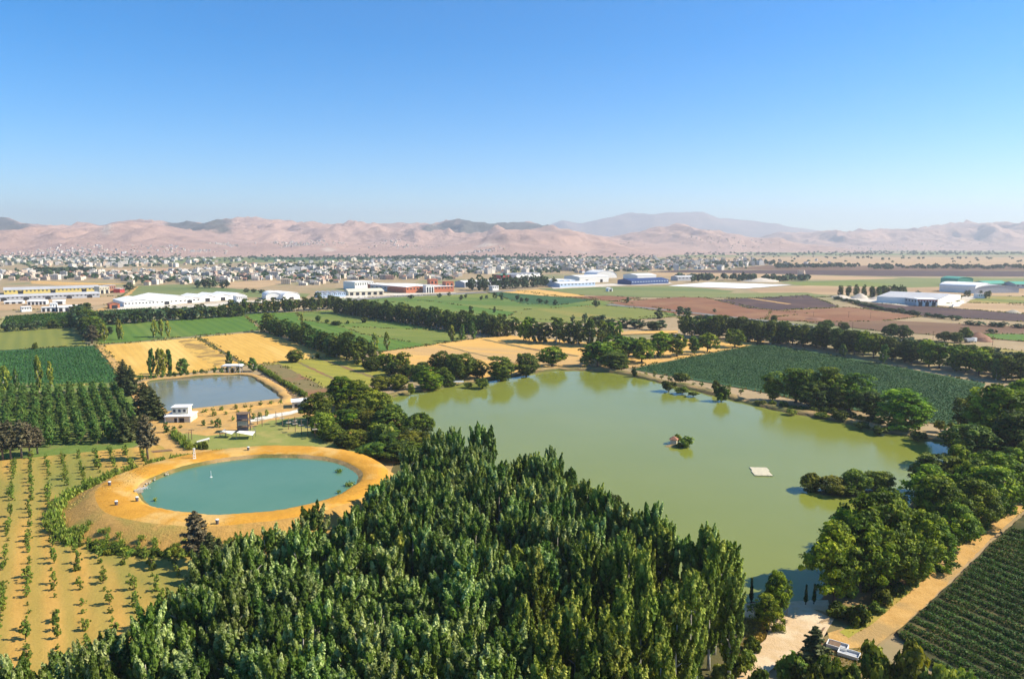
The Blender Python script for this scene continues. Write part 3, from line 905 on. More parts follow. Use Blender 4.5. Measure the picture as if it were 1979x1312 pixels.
V, Q, mm = [], [], []
prof_n = 9
for i in range(NTH):
    th = 2 * math.pi * i / NTH
    wob = 0.9 * (float(vnoise(np.array(math.cos(th) * 4 + 9), np.array(math.sin(th) * 4 + 5))) - 0.5)
    rw = 8.2 + 1.2 * math.cos(th - math.pi)
    sw = slope_w(th)
    for off, z in ((-3, WZ - 1.2), (0 + wob * 0.6, WZ + 0.06), (0.9 + wob, WZ + 0.75), (2.0 + wob, WZ + 1.05), (rw * 0.6, WZ + 1.2), (rw + wob, WZ + 1.05), (rw + sw * 0.35, WZ + 0.1), (rw + sw * 0.75 + wob, 0.9), (rw + sw + 1.0, -0.02)):
        V.append(ring_pt(th, off, z + R.uniform(-0.07, 0.07)))
for i in range(NTH):
    j = (i + 1) % NTH
    for k in range(prof_n - 1):
        Q.append((i * prof_n + k, i * prof_n + k + 1, j * prof_n + k + 1, j * prof_n + k))
        mm.append([2, 2, 0, 0, 0, 1, 1, 1][k])
tag(link('pond_embankment', mesh_quads('pond_embankment', V, Q, [M['ring_top'], M['ring_slope'], M['bank']], smooth=True, midx=mm)),
    'orange earth embankment with a ring road round the teal pond', 'embankment', kind='structure')
me = bpy.data.meshes.new('round_pond')
me.from_pydata([ring_pt(2 * math.pi * i / NTH, 0.5, WZ) for i in range(NTH)], [], [tuple(range(NTH))])
me.materials.append(M['pond'])
me.update()
tag(link('round_pond', me), 'round teal pond inside its orange embankment', 'water', kind='structure')


def ground_z(x, y):
    """height of the built ground: embankment or bank or plain"""
    dx, dy = (x - PC.x), (y - PC.y)
    th = math.atan2(dy / PB, dx / PA)
    off = (math.hypot(dx / PA, dy / PB) - 1) * math.hypot(PA * math.cos(th), PB * math.sin(th))
    rw = 8.2 + 1.2 * math.cos(th - math.pi)
    sw = slope_w(th)
    if off < rw + sw + 1:
        return float(np.interp(off, [0, 0.9, 2, rw * 0.6, rw, rw + sw * 0.35, rw + sw * 0.75, rw + sw + 1], [WZ, WZ + .75, WZ + 1.05, WZ + 1.2, WZ + 1.05, WZ + .1, .9, 0]))
    return 0.0

# ------------------------------------------------------------------ vegetation shapes
def leaf_mesh(name, C, N, S, mat, elong=1.5, T=None, up=None):
    """one rhombic leaf (or leaf spray) per centre"""
    n = len(C)
    N = N / np.maximum(np.linalg.norm(N, axis=1, keepdims=True), 1e-6)
    A = NP.normal(size=(n, 3)) if up is None else np.tile(np.array(up, float), (n, 1)) + NP.normal(size=(n, 3)) * 0.35
    A = A - N * (A * N).sum(1, keepdims=True)
    A /= np.maximum(np.linalg.norm(A, axis=1, keepdims=True), 1e-6)
    B = np.cross(N, A)
    s = S[:, None]
    V = np.stack([C - A * s * elong * 0.5, C + B * s * 0.5, C + A * s * elong * 0.5, C - B * s * 0.5], 1)
    if T is None:
        T = NP.random(n)
    return mesh_quads(name, V.reshape(-1, 3), np.arange(4 * n).reshape(n, 4), mat, tint=T)


def sphere_dirs(n):
    d = NP.normal(size=(n, 3))
    return d / np.linalg.norm(d, axis=1, keepdims=True)


def crown_clumps(centers, radii, per, size, squash=0.8, inner=0.55):
    """leaves on the shells of many small clumps"""
    C, N, S, T = [], [], [], []
    lo = min(c[2] for c in centers); hi = max(c[2] for c in centers)
    for c, r in zip(centers, radii):
        k = max(4, int(per * NP.uniform(0.7, 1.3)))
        d = sphere_dirs(k)
        d[:, 2] = np.where(d[:, 2] < -0.6, -d[:, 2] * 0.6, d[:, 2])
        rr = r * (inner + (1 - inner) * NP.random((k, 1)) ** 0.6) * NP.uniform(0.9, 1.15, (k, 1))
        C.append(np.array(c) + d * rr * np.array([1, 1, squash]))
        N.append(d + NP.normal(size=(k, 3)) * 0.55 + np.array([0, 0, 0.25]))
        S.append(size * NP.uniform(0.65, 1.35, k))
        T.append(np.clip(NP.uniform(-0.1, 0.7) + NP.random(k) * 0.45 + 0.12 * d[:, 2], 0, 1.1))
    return np.concatenate(C), np.concatenate(N), np.concatenate(S), np.concatenate(T)


def trunk_mesh(name, h, r, mat, limbs=5, spread=2.0, top=0.7, start=0.3):
    b = MB()
    lean = [R.uniform(-0.03, 0.03) * h for _ in range(2)]
    n = 5
    pts = [(lean[0] * (i / n) ** 2, lean[1] * (i / n) ** 2, -0.6 + (h * top + 0.6) * i / n) for i in range(n + 1)]
    b.tube(pts, [r * (1.25 if i == 0 else 1 - 0.8 * i / n) for i in range(n + 1)], 7)
    for k in range(limbs):
        t = start + (0.95 * top - start) * k / max(1, limbs)
        a = k * 2.4 + R.uniform(-0.4, 0.4)
        p0 = Vector((lean[0] * t, lean[1] * t, h * t))
        L = spread * R.uniform(0.6, 1.0)
        p1 = p0 + Vector((math.cos(a) * L * 0.5, math.sin(a) * L * 0.5, L * 0.45))
        p2 = p0 + Vector((math.cos(a) * L, math.sin(a) * L, L * 0.95))
        b.tube([p0, p1, p2], [r * 0.42, r * 0.28, r * 0.1], 5)
    return b.mesh(name, mat, True)


KINDS = {}


def reg(kind, variants, h, w):
    KINDS[kind] = (variants, h, w)


def make_broad(kind, leaf, bark, h, w, n_cl, per, size, nvar, base=0.22, low=0.0, name='crown', irregular=0.25, fat=1.0):
    vs = []
    for v in range(nvar):
        cen, rad = [], []
        # knobbly ellipsoid envelope: lobes push out, notches stay open
        lobes = [(sphere_dirs(1)[0], R.uniform(0.12, 0.34)) for _ in range(9)]
        notch = [(sphere_dirs(1)[0], R.uniform(0.2, 0.4)) for _ in range(5)]
        zc, az = h * (base + 1) / 2, h * (1 - base) / 2
        for i in range(n_cl):
            d = sphere_dirs(1)[0]
            env = 0.80
            for q, am in lobes:
                env += am * max(0, float(np.dot(d, q)) - 0.72) / 0.28
            for q, am in notch:
                env -= am * max(0, float(np.dot(d, q)) - 0.80) / 0.20
            rc = w * R.uniform(0.06, 0.115) * fat
            k = env * (1 if i % 4 else R.uniform(0.35, 0.8)) * R.uniform(0.9, 1.05)
            taper = 1 - 0.20 * max(0, d[2]) - 0.05 * max(0, -d[2])
            cen.append((d[0] * (w / 2 - rc * .5) * k * taper * 1.08, d[1] * (w / 2 - rc * .5) * k * taper * 1.08, max(h * base * .8 + rc * .4 + low, min(h - rc * .5, zc + d[2] * (az - rc * .4) * k * 1.12))))
            rad.append(rc)
        C, N, S, T = crown_clumps(cen, rad, per, size)
        # outward bias so the crown shades as a volume
        o = C - np.array([0, 0, h * (base + 1) / 2])
        o /= np.maximum(np.linalg.norm(o, axis=1, keepdims=True), 1e-6)
        cm = leaf_mesh(kind + '_crown', C, N + o * 0.5, S, leaf, 1.4, T)
        tm = trunk_mesh(kind + '_trunk', h, h * 0.022 + 0.06, bark, 6, w * 0.36, 0.72, max(0.12, base * 0.9))
        vs.append((tm, cm))
    reg(kind, vs, h, w)


def make_poplar(kind, leaf, bark, h, w, n_pl, per, size, nvar, base=0.2, open_=1.0, tip=0.35, tall=1.0, blunt=0.86):
    """upright plumes on ascending branches"""
    vs = []
    for v in range(nvar):
        C, N, S, T = [], [], [], []
        top = [R.uniform(-.12, .12) * w for _ in range(2)]
        plumes = []
        for i in range(n_pl):
            t = i / (n_pl - 1)
            z = h * (base + (0.90 - base) * (1 - (1 - t) ** 1.15))
            env = w / 2 * (math.sin(min(1, (t + 0.12) / 0.62) * math.pi / 2)) * (1 - max(0, (t - tip) / (1 - tip)) ** 1.4 * blunt)
            a = i * 2.399 + R.uniform(-0.5, 0.5)
            rr = env * R.uniform(0.35, 1.0)
            plumes.append((math.cos(a) * rr + top[0] * t, math.sin(a) * rr + top[1] * t, z, a, rr))
        plumes.append((top[0], top[1], h * 0.90, 0, 0))
        plumes.append((top[0] + .2, top[1], h * 0.84, 2, 0.1))
        for (x, y, z, a, rr) in plumes:
            pl_h = h * R.uniform(0.085, 0.15) * tall
            pl_r = w * R.uniform(0.075, 0.125) * open_
            k = int(per * R.uniform(0.75, 1.25))
            u = NP.random(k)
            ang = NP.uniform(0, 2 * math.pi, k)
            prof = np.sin(np.clip(u * 0.93 + 0.12, 0, 1) * math.pi) ** 0.7
            rad = pl_r * prof * NP.uniform(0.45, 1.12, k)
            ln = 0.30
            c = np.stack([x + np.cos(ang) * rad + math.cos(a) * (u - 0.3) * pl_h * ln, y + np.sin(ang) * rad + math.sin(a) * (u - 0.3) * pl_h * ln, z + (u - 0.35) * pl_h], 1)
            C.append(c)
            N.append(np.stack([np.cos(ang) + math.cos(a) * .4, np.sin(ang) + math.sin(a) * .4, np.full(k, 0.35)], 1) + NP.normal(size=(k, 3)) * 0.55)
            S.append(size * NP.uniform(0.6, 1.35, k))
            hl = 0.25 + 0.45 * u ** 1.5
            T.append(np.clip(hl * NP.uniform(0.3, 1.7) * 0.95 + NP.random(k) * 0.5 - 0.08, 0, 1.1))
        cm = leaf_mesh(kind + '_crown', np.concatenate(C), np.concatenate(N), np.concatenate(S), leaf, 1.9, np.concatenate(T), up=(0, 0, 1))
        tm = trunk_mesh(kind + '_trunk', h, 0.16 + h * 0.006, bark, 7, w * 0.32, 0.88, base)
        vs.append((tm, cm))
    reg(kind, vs, h, w)


def make_conifer(kind, leaf, bark, h, w, nvar, base=0.12, levels=16, per=120, size=0.35, droop=0.25, flat=0.0):
    vs = []
    for v in range(nvar):
        C, N, S, T = [], [], [], []
        b = MB()
        b.tube([(0, 0, -0.5), (0.1, 0, h * 0.5), (0, 0, h * 0.97)], [h * 0.018 + .05, h * 0.011 + .03, 0.02], 7)
        for i in range(levels):
            t = i / (levels - 1)
            z = h * (base + (0.97 - base) * t)
            env = w / 2 * ((1 - t) ** (0.8 - 0.45 * flat) * 0.95 + 0.05) * (min(1, (t + 0.18) / 0.3))
            nb = R.randint(4, 6)
            for q in range(nb):
                a = q * 2 * math.pi / nb + i * 0.9 + R.uniform(-0.35, 0.35)
                L = env * R.uniform(0.6, 1.15)
                if L < 0.15:
                    L = 0.15
                k = int(per * (0.25 + L / (w / 2)) * 0.7)
                u = NP.random(k) ** 0.7
                wd = (0.10 + 0.22 * (1 - abs(2 * u - 1))) * L * 0.9
                s = NP.uniform(-1, 1, k) * wd
                zz = z - droop * L * u ** 1.5 + NP.normal(size=k) * 0.10 * (0.5 + L * 0.25) + 0.15 * L * (u > .85)
                c = np.stack([math.cos(a) * L * u - math.sin(a) * s, math.sin(a) * L * u + math.cos(a) * s, zz], 1)
                C.append(c)
                N.append(np.stack([np.full(k, math.cos(a) * 0.4), np.full(k, math.sin(a) * 0.4), np.full(k, 0.8)], 1) + NP.normal(size=(k, 3)) * 0.6)
                S.append(size * NP.uniform(0.6, 1.3, k))
                T.append(np.clip(NP.random(k) * 0.6 + R.uniform(0, 0.35) + 0.15 * u, 0, 1))
                if L > 0.5:
                    b.tube([(0, 0, z), (math.cos(a) * L * .8, math.sin(a) * L * .8, z - droop * L * 0.6)], [0.05 + 0.01 * L, 0.015], 4, cap=False)
        cm = leaf_mesh(kind + '_crown', np.concatenate(C), np.concatenate(N), np.concatenate(S), leaf, 1.7, np.concatenate(T))
        vs.append((b.mesh(kind + '_trunk', bark, True), cm))
    reg(kind, vs, h, w)


def make_bush(kind, leaf, h, w, n_cl, per, size, nvar):
    vs = []
    for v in range(nvar):
        cen, rad = [], []
        for i in range(n_cl):
            d = sphere_dirs(1)[0]
            k = 0.45 + 0.5 * R.random()
            cen.append((d[0] * w / 2 * k * 0.8, d[1] * w / 2 * k * 0.8, max(h * 0.12, h * 0.45 + d[2] * h * 0.42 * k)))
            rad.append(w * R.uniform(0.11, 0.19))
        C, N, S, T = crown_clumps(cen, rad, per, size, 0.9)
        C[:, 2] = np.maximum(C[:, 2], 0.02)
        cm = leaf_mesh(kind + '_foliage', C, N, S, leaf, 1.5, T)
        b = MB()
        for k in range(5):
            a = k * 1.3
            b.tube([(0, 0, -0.3), (math.cos(a) * w * .15, math.sin(a) * w * .15, h * 0.35), (math.cos(a) * w * .28, math.sin(a) * w * .28, h * 0.65)], [0.05, 0.035, 0.01], 4, cap=False)
        vs.append((b.mesh(kind + '_stems', M['bark']), cm))
    reg(kind, vs, h, w)


def make_reed(kind, leaf, h, w, n, nvar):
    vs = []
    for v in range(nvar):
        C = np.stack([NP.normal(size=n) * w * 0.22, NP.normal(size=n) * w * 0.22, NP.uniform(0.15, 0.85, n) * h * NP.uniform(0.5, 1, n)], 1)
        N = sphere_dirs(n); N[:, 2] *= 0.25
        cm = leaf_mesh(kind + '_blades', C, N, NP.uniform(0.10, 0.22, n) * h * 0.6, leaf, 3.2, None, up=(0, 0, 1))
        b = MB()
        for k in range(4):
            b.tube([(R.uniform(-.2, .2) * w, R.uniform(-.2, .2) * w, -0.2), (R.uniform(-.3, .3) * w, R.uniform(-.3, .3) * w, h * 0.8)], [0.03, 0.01], 4, cap=False)
        vs.append((b.mesh(kind + '_stems', M['bark']), cm))
    reg(kind, vs, h, w)


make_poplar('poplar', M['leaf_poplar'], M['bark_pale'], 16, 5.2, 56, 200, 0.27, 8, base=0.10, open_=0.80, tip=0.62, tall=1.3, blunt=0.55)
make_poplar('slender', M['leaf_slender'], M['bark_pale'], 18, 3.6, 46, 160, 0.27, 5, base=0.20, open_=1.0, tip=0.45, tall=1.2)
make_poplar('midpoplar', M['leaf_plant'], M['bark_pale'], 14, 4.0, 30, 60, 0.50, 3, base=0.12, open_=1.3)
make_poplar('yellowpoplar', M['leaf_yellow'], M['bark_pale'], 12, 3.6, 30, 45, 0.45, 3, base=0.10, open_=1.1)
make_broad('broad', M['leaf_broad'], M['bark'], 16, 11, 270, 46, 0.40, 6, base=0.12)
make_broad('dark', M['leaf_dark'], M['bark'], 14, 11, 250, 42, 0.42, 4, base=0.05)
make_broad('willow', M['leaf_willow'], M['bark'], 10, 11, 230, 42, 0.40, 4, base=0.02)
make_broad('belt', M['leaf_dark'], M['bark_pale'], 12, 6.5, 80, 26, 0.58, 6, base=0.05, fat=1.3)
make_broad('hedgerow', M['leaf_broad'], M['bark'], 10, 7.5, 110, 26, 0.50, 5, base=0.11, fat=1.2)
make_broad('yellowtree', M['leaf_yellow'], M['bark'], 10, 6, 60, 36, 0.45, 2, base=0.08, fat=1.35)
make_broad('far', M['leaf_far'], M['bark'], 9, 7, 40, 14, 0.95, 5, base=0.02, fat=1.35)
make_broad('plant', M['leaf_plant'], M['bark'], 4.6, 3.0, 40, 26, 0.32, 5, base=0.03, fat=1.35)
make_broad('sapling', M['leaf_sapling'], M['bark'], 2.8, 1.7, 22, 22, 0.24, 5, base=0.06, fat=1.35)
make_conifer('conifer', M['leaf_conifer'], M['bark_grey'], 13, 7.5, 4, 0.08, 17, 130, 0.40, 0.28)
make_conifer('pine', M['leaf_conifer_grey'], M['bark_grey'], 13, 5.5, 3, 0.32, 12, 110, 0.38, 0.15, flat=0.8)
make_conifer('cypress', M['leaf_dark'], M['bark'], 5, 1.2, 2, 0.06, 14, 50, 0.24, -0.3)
make_bush('bush', M['leaf_willow'], 3.0, 4.0, 34, 42, 0.34, 4)
make_bush('darkbush', M['leaf_dark'], 3.0, 4.0, 34, 42, 0.34, 3)
make_bush('greenbush', M['leaf_sapling'], 3.0, 4.0, 34, 42, 0.32, 3)
make_reed('reed', M['leaf_reed'], 2.4, 1.9, 110, 4)
make_reed('drygrass', M['leaf_dry'], 0.9, 1.4, 70, 3)

PARTN = {'bush': ('stems', 'foliage'), 'darkbush': ('stems', 'foliage'), 'greenbush': ('stems', 'foliage'), 'reed': ('stems', 'blades'), 'drygrass': ('stems', 'blades')}


def plant(kind, name, loc, h, w, label, cat, group, rot=None, parts=True):
    vs, th, tw = KINDS[kind]
    tm, cm = vs[R.randrange(len(vs))]
    e = link(name, None, None, loc)
    e.rotation_euler = (R.uniform(-.03, .03), R.uniform(-.03, .03), R.uniform(0, 6.28) if rot is None else rot)
    e.scale = (w / tw, w / tw, h / th)
    tag(e, label, cat, group)
    a, b = PARTN.get(kind, ('trunk', 'crown'))
    link(a, tm, e)
    link(b, cm, e)
    return e


WIDEN = {'broad': 1.18, 'dark': 1.22, 'willow': 1.22, 'hedgerow': 1.2, 'conifer': 1.3, 'pine': 1.2, 'far': 1.15}


def tree_px(kind, px, pyb, pyt, wpx, name, label, group, cat='tree', z=0.0):
    p = G(px, pyb, z)
    wpx = wpx * WIDEN.get(kind, 1.0)
    h = max(0.6, height_to(p, pyt) - z)
    return plant(kind, name, p, h, wpx * mpp(p), label, cat, group)


def trees(name, label, group, items, cat='tree', z=0.0):
    for it in items:
        tree_px(it[0], it[1], it[2], it[3], it[4], name, label, group, cat, z)


def row(kind, pts, step, hm, wm, name, label, group, cat='tree', jit=0.3, depth_rows=1, rowgap=5.0, z=0.0, n_max=400):
    """plants along a ground line; step, height and width in metres"""
    P = [G(*p) for p in pts]
    made = 0
    for r in range(depth_rows):
        carry = R.uniform(0, step)
        for a, b in zip(P[:-1], P[1:]):
            L = (b - a).length
            d = (b - a).normalized()
            nv = Vector((-d.y, d.x, 0))
            if nv.y < 0:
                nv = -nv
            s = carry
            while s < L and made < n_max:
                q = a + d * s + nv * (r * rowgap) + Vector((R.uniform(-jit, jit) * step, R.uniform(-jit, jit) * step, z))
                hh = R.uniform(*hm)
                k = kind if isinstance(kind, str) else R.choice(kind)
                plant(k, name, q, hh, R.uniform(*wm), label, cat, group)
                made += 1
                s += step * R.uniform(0.8, 1.25)
            carry = s - L
    return made

# ------------------------------------------------------------------ the poplar grove
GROVE_PX = [(850, 958), (935, 950), (1040, 1010), (1130, 1075), (1300, 1180), (1425, 1245), (1432, 1300), (1330, 1420), (1250, 1640), (400, 1700), (-330, 1690), (-60, 1530), (60, 1470), (210, 1385), (330, 1340), (415, 1235), (520, 1165), (620, 1140), (700, 1112), (760, 1030)]
GP = [G(*p) for p in GROVE_PX]
LK = [(p.x, p.y) for p in LAKE]
gx0, gx1 = min(p.x for p in GP), max(p.x for p in GP)
gy0, gy1 = min(p.y for p in GP), max(p.y for p in GP)
cand = []
st = 4.15
j = 0
y = gy0
while y < gy1:
    x = gx0 + (st / 2 if j % 2 else 0)
    while x < gx1:
        cand.append((x + R.uniform(-1.1, 1.1), y + R.uniform(-1.0, 1.0)))
        x += st
    y += st * 0.9
    j += 1
cx = np.array([c[0] for c in cand]); cy = np.array([c[1] for c in cand])
ok = inside(GP, cx, cy) & ~inside(LK, cx, cy)
# clearings: dark gaps between the stands
gap = fbm(cx / 13 + 2, cy / 13 + 7, 3)
ok &= gap > 0.34
NG = [0, 0]
grove = [(cx[i], cy[i]) for i in range(len(cand)) if ok[i]]
EMB = [(PC.x + math.cos(q / 20 * 2 * math.pi) * (PA + 16), PC.y + math.sin(q / 20 * 2 * math.pi) * (PB + 16)) for q in range(20)]
ORE = [G(*p) for p in [(440, 1195), (330, 1330), (60, 1480), (-330, 1690)]]


def grove_label(x, y):
    if float(dist_poly(LK, np.array([x]), np.array([y]))[0]) < 9:
        return 'silvery green poplar on the outer edge of the grove along the lake', 'tree', 'grove poplars along the lake'
    if float(dist_poly(EMB, np.array([x]), np.array([y]))[0]) < 7:
        return 'silvery green poplar on the grove edge facing the round teal pond', 'tree', 'grove poplars facing the teal pond'
    if float(dist_poly([(p.x, p.y) for p in ORE], np.array([x]), np.array([y]))[0]) < 7:
        return 'silvery green poplar on the grove edge facing the orchard saplings', 'tree', 'grove poplars facing the orchard'
    return 'silvery green poplar inside the dense grove, surrounded by other poplars', 'tree', 'poplars inside the dense grove'


for x, y in grove:
    # pixel of the base to know which stand it belongs to
    d = y * cp + H * sp
    pxx = 989.5 + F * x / d
    v = (y * sp - H * cp) / d
    pyy = 656 - F * v
    dt = (y * cp + (H - 17) * sp)
    top = 656 - F * ((y * sp - (H - 17) * cp) / dt)
    if top > 1330 or pxx < -60:
        continue
    if ground_z(x, y) > 0.6:
        continue
    if pxx > 1010 and pyy > 1190 and (pxx - 1010) / 420 + (pyy - 1190) / 200 > 0.55 * R.uniform(0.7, 1.3):
        NG[1] += 1
        plant('slender', 'slender_poplar', (x, y, 0), R.uniform(15.5, 19), R.uniform(3.1, 4.2), 'slender yellow green poplar with a pale trunk at the grove edge by the clearing', 'tree', 'slender poplars by the clearing')
    else:
        NG[0] += 1
        odd = R.random()
        if odd < 0.05:
            plant('yellowpoplar', 'yellowing_poplar', (x, y, 0), R.uniform(11, 15), R.uniform(3.2, 4.4), 'yellowing poplar among the silvery ones inside the dense grove', 'tree', 'yellowing poplars inside the grove')
            continue
        if odd < 0.10:
            plant('midpoplar', 'dark_poplar', (x, y, 0), R.uniform(12, 15), R.uniform(3.8, 5.0), 'plain dark green poplar among the silvery ones inside the dense grove', 'tree', 'dark green poplars inside the grove')
            continue
        hh = R.uniform(12.2, 17.4) * (1.06 if (pyy < 1120) else 0.97)
        plant('poplar', 'silver_poplar', (x, y, 0), hh, R.uniform(4.3, 6.0), *grove_label(x, y))
print('GROVE', NG)
for kd, gp_, lab in (('poplar', 2.6, 'silvery poplar in the outermost line of the grove along the water'), ('slender', 6.2, 'slender poplar in the second line of the grove along the water')):
    row([kd], [(1000, 1000 + gp_ * 3), (1130, 1086 + gp_ * 3), (1300, 1186 + gp_ * 3), (1408, 1240 + gp_ * 3)], 3.3, (14.5, 18), (4.0, 5.2) if kd == 'poplar' else (3.2, 4.2), 'waterside_poplar', lab, 'outermost lines of the grove', jit=0.25)
# the dark spire poplars that stick out at the lake side
trees('dark_spire_poplar', 'dark pointed poplar rising above the grove at the lake side', 'dark spire poplars at the lake side of the grove',
      [('midpoplar', 945, 968, 822, 30), ('midpoplar', 1100, 1060, 905, 45), ('midpoplar', 1060, 1035, 880, 40), ('dark', 1175, 1100, 950, 60)])
# ------------------------------------------------------------------ orchard saplings and the young plantation
u = Vector((math.cos(LANE), math.sin(LANE), 0))
ORCH = [G(*p) for p in [(-120, 898), (262, 872), (330, 905), (300, 950), (120, 1000), (180, 1052), (330, 1075), (372, 1090), (330, 1160), (215, 1235), (60, 1330), (-200, 1420)]]
PLANT = [G(*p) for p in [(-90, 768), (232, 752), (286, 836), (232, 858), (60, 868), (-130, 905)]]


def lattice(poly, dx, ds, origin):
    x0, x1 = min(p.x for p in poly) - 90, max(p.x for p in poly) + 90
    y0, y1 = min(p.y for p in poly), max(p.y for p in poly)
    pts = []
    for i in range(int((x1 - x0) / dx) * 2):
        for k in range(int((y1 - y0) / ds / abs(u.y)) + 4):
            y = y1 + 5 + u.y * ds * k
            xx = x0 - 100 + i * dx + (u.x / u.y) * (y - y1)
            pts.append((xx, y))
    P = np.array(pts)
    return P[inside(poly, P[:, 0], P[:, 1])]


no = npl = 0
for x, y in lattice(ORCH, 4.5, 3.1, None):
    if ground_z(x, y) > 0.02 or R.random() < 0.10:
        continue
    d = y * cp + H * sp
    pxx = 989.5 + F * x / d
    if pxx < -25 or no >= 300:
        continue
    no += 1
    s = R.choice([0.5, 0.8, 0.95, 1.1, 1.25])
    plant('sapling', 'orchard_sapling', (x + R.uniform(-.25, .25), y + R.uniform(-.25, .25), 0), 2.4 * s * R.uniform(0.85, 1.15), 1.2 * s * R.uniform(0.8, 1.25), 'small orchard sapling in a row on the tan ground', 'tree', 'orchard saplings on the tan ground')
for x, y in lattice(PLANT, 4.6, 3.3, None):
    d = y * cp + H * sp
    pxx = 989.5 + F * x / d
    if pxx < -25 or npl >= 300 or R.random() < 0.06:
        continue
    npl += 1
    nearness = 1 - (y - 225) / 80
    plant('plant', 'plantation_tree', (x + R.uniform(-.35, .35), y + R.uniform(-.35, .35), 0), R.uniform(3.4, 4.6) + 1.5 * max(0, nearness), R.uniform(2.4, 3.2), 'young leafy tree in the rows of the green plantation', 'tree', 'trees of the green plantation')
print('ORCHARD', no, 'PLANTATION', npl)

# crops as leaves on rows (too many to count)
def crop(name, poly, ang, dr, ds, size, mat, label, zc=0.35, keepout=None):
    P = [G(*p) for p in poly]
    ca, sa = math.cos(ang), math.sin(ang)
    xs = [p.x for p in P]; ys = [p.y for p in P]
    cx0, cy0 = sum(xs) / len(xs), sum(ys) / len(ys)
    rad = max(math.hypot(x - cx0, y - cy0) for x, y in zip(xs, ys))
    a = np.arange(-rad, rad, ds); b = np.arange(-rad, rad, dr)
    A, B = np.meshgrid(a, b)
    A = A + NP.uniform(-.5, .5, A.shape) * ds; B = B + NP.normal(size=B.shape) * dr * 0.16
    X = (cx0 + A * ca - B * sa).ravel(); Y = (cy0 + A * sa + B * ca).ravel()
    ok = inside(P, X, Y) & (dist_poly(P, X, Y) > 0.6) & (NP.random(X.shape) > 0.06)
    d = Y * cp + H * sp
    pxx = 989.5 + F * X / d
    ok &= (pxx > -60) & (pxx < 2040)
    X, Y = X[ok], Y[ok]
    n = len(X)
    k = 2
    C = np.stack([np.repeat(X, k) + NP.normal(size=n * k) * size * .3, np.repeat(Y, k) + NP.normal(size=n * k) * size * .3, np.full(n * k, zc) * NP.uniform(0.7, 1.3, n * k)], 1)
    N = NP.normal(size=(n * k, 3)) * 0.6 + np.array([0, 0, 0.8])
    big = fbm(C[:, 0] / 18, C[:, 1] / 18, 3)
    T = np.clip(NP.random(n * k) * 0.6 + (big - 0.35) * 0.8, 0, 1)
    print(name, n)
    return tag(link(name, leaf_mesh(name, C, N, size * NP.uniform(0.7, 1.3, n * k), mat, 1.3, T)), label, 'crop', kind='stuff')


crop('soy_crop', [(1222, 714), (1470, 666), (1560, 680), (1760, 716), (1900, 744), (1846, 823), (1760, 808), (1600, 781), (1440, 749), (1300, 726)], -0.45, 0.72, 0.62, 0.46, M['leaf_crop'], 'low dark green crop covering the field beyond the lake')
crop('row_crop', [(-60, 684), (182, 670), (238, 738), (-60, 752)], LANE, 1.5, 0.6, 0.55, M['leaf_crop2'], 'dark green row crop beside the farm lane')

# ------------------------------------------------------------------ vineyard
VP = [G(*p) for p in [(1738, 1228), (1795, 1178), (1853, 1124), (1919, 1057), (1995, 991), (2190, 890), (2190, 1180), (2160, 1500), (2040, 1500)]]
ra, rb = G(1762, 1201), G(1979, 1297)
vd = Vector((math.cos(math.radians(-62)), math.sin(math.radians(-62)), 0))
vn = Vector((-vd.y, vd.x, 0))
if vn.y < 0:
    vn = -vn
nrow = 0
for i in range(-22, 60):
    o = ra + vn * (i * 2.95)
    s = np.arange(-60, 90, 0.25)
    X = o.x + vd.x * s; Y = o.y + vd.y * s
    d = Y * cp + H * sp
    pxx = 989.5 + F * X / d
    ins = inside(VP, X, Y) & (pxx < 2020)
    s = s[ins]
    if len(s) < 24:
        continue
    L0, L1 = s.min(), s.max()
    n = int((L1 - L0) * 130)
    t = NP.uniform(L0, L1, n)
    bush = 0.95 + 0.5 * vnoise(t * 0.75 + i * 31, np.full(n, i * 0.77))
    th = NP.uniform(0, math.pi * 2, n)
    rr = np.sqrt(NP.random(n)) * 0.28 + 0.20
    C = np.stack([t - L0, np.cos(th) * rr * bush * 1.5, 0.58 * bush + np.sin(th) * rr * bush * 1.05], 1)
    C[:, 2] = np.maximum(C[:, 2], 0.1)
    keep = bush > 0.5
    C = C[keep]; th = th[keep]; n = len(C)
    N = np.stack([NP.normal(size=n) * .5, np.cos(th), np.sin(th) + 0.3], 1) + NP.normal(size=(n, 3)) * 0.5
    e = empty('vine_row', (o.x + vd.x * L0, o.y + vd.y * L0, 0), math.atan2(vd.y, vd.x), 'trellised row of dark green grapevines beside the sandy dirt road', 'vine row', 'vine rows beside the dirt road')
    link('foliage', leaf_mesh('vine_foliage', C, N, NP.uniform(0.16, 0.32, n), M['leaf_vine'], 1.2), e)
    b = MB()
    q = 0.0
    while q < L1 - L0:
        b.tube([(q, 0, -0.2), (q, 0, 1.15)], [0.035, 0.03], 5)
        q += 5.0
    b.tube([(0, 0, .9), (L1 - L0, 0, .9)], [0.012, 0.012], 4)
    b.build('trellis', M['wood'], e)
    nrow += 1
print('VINE ROWS', nrow)
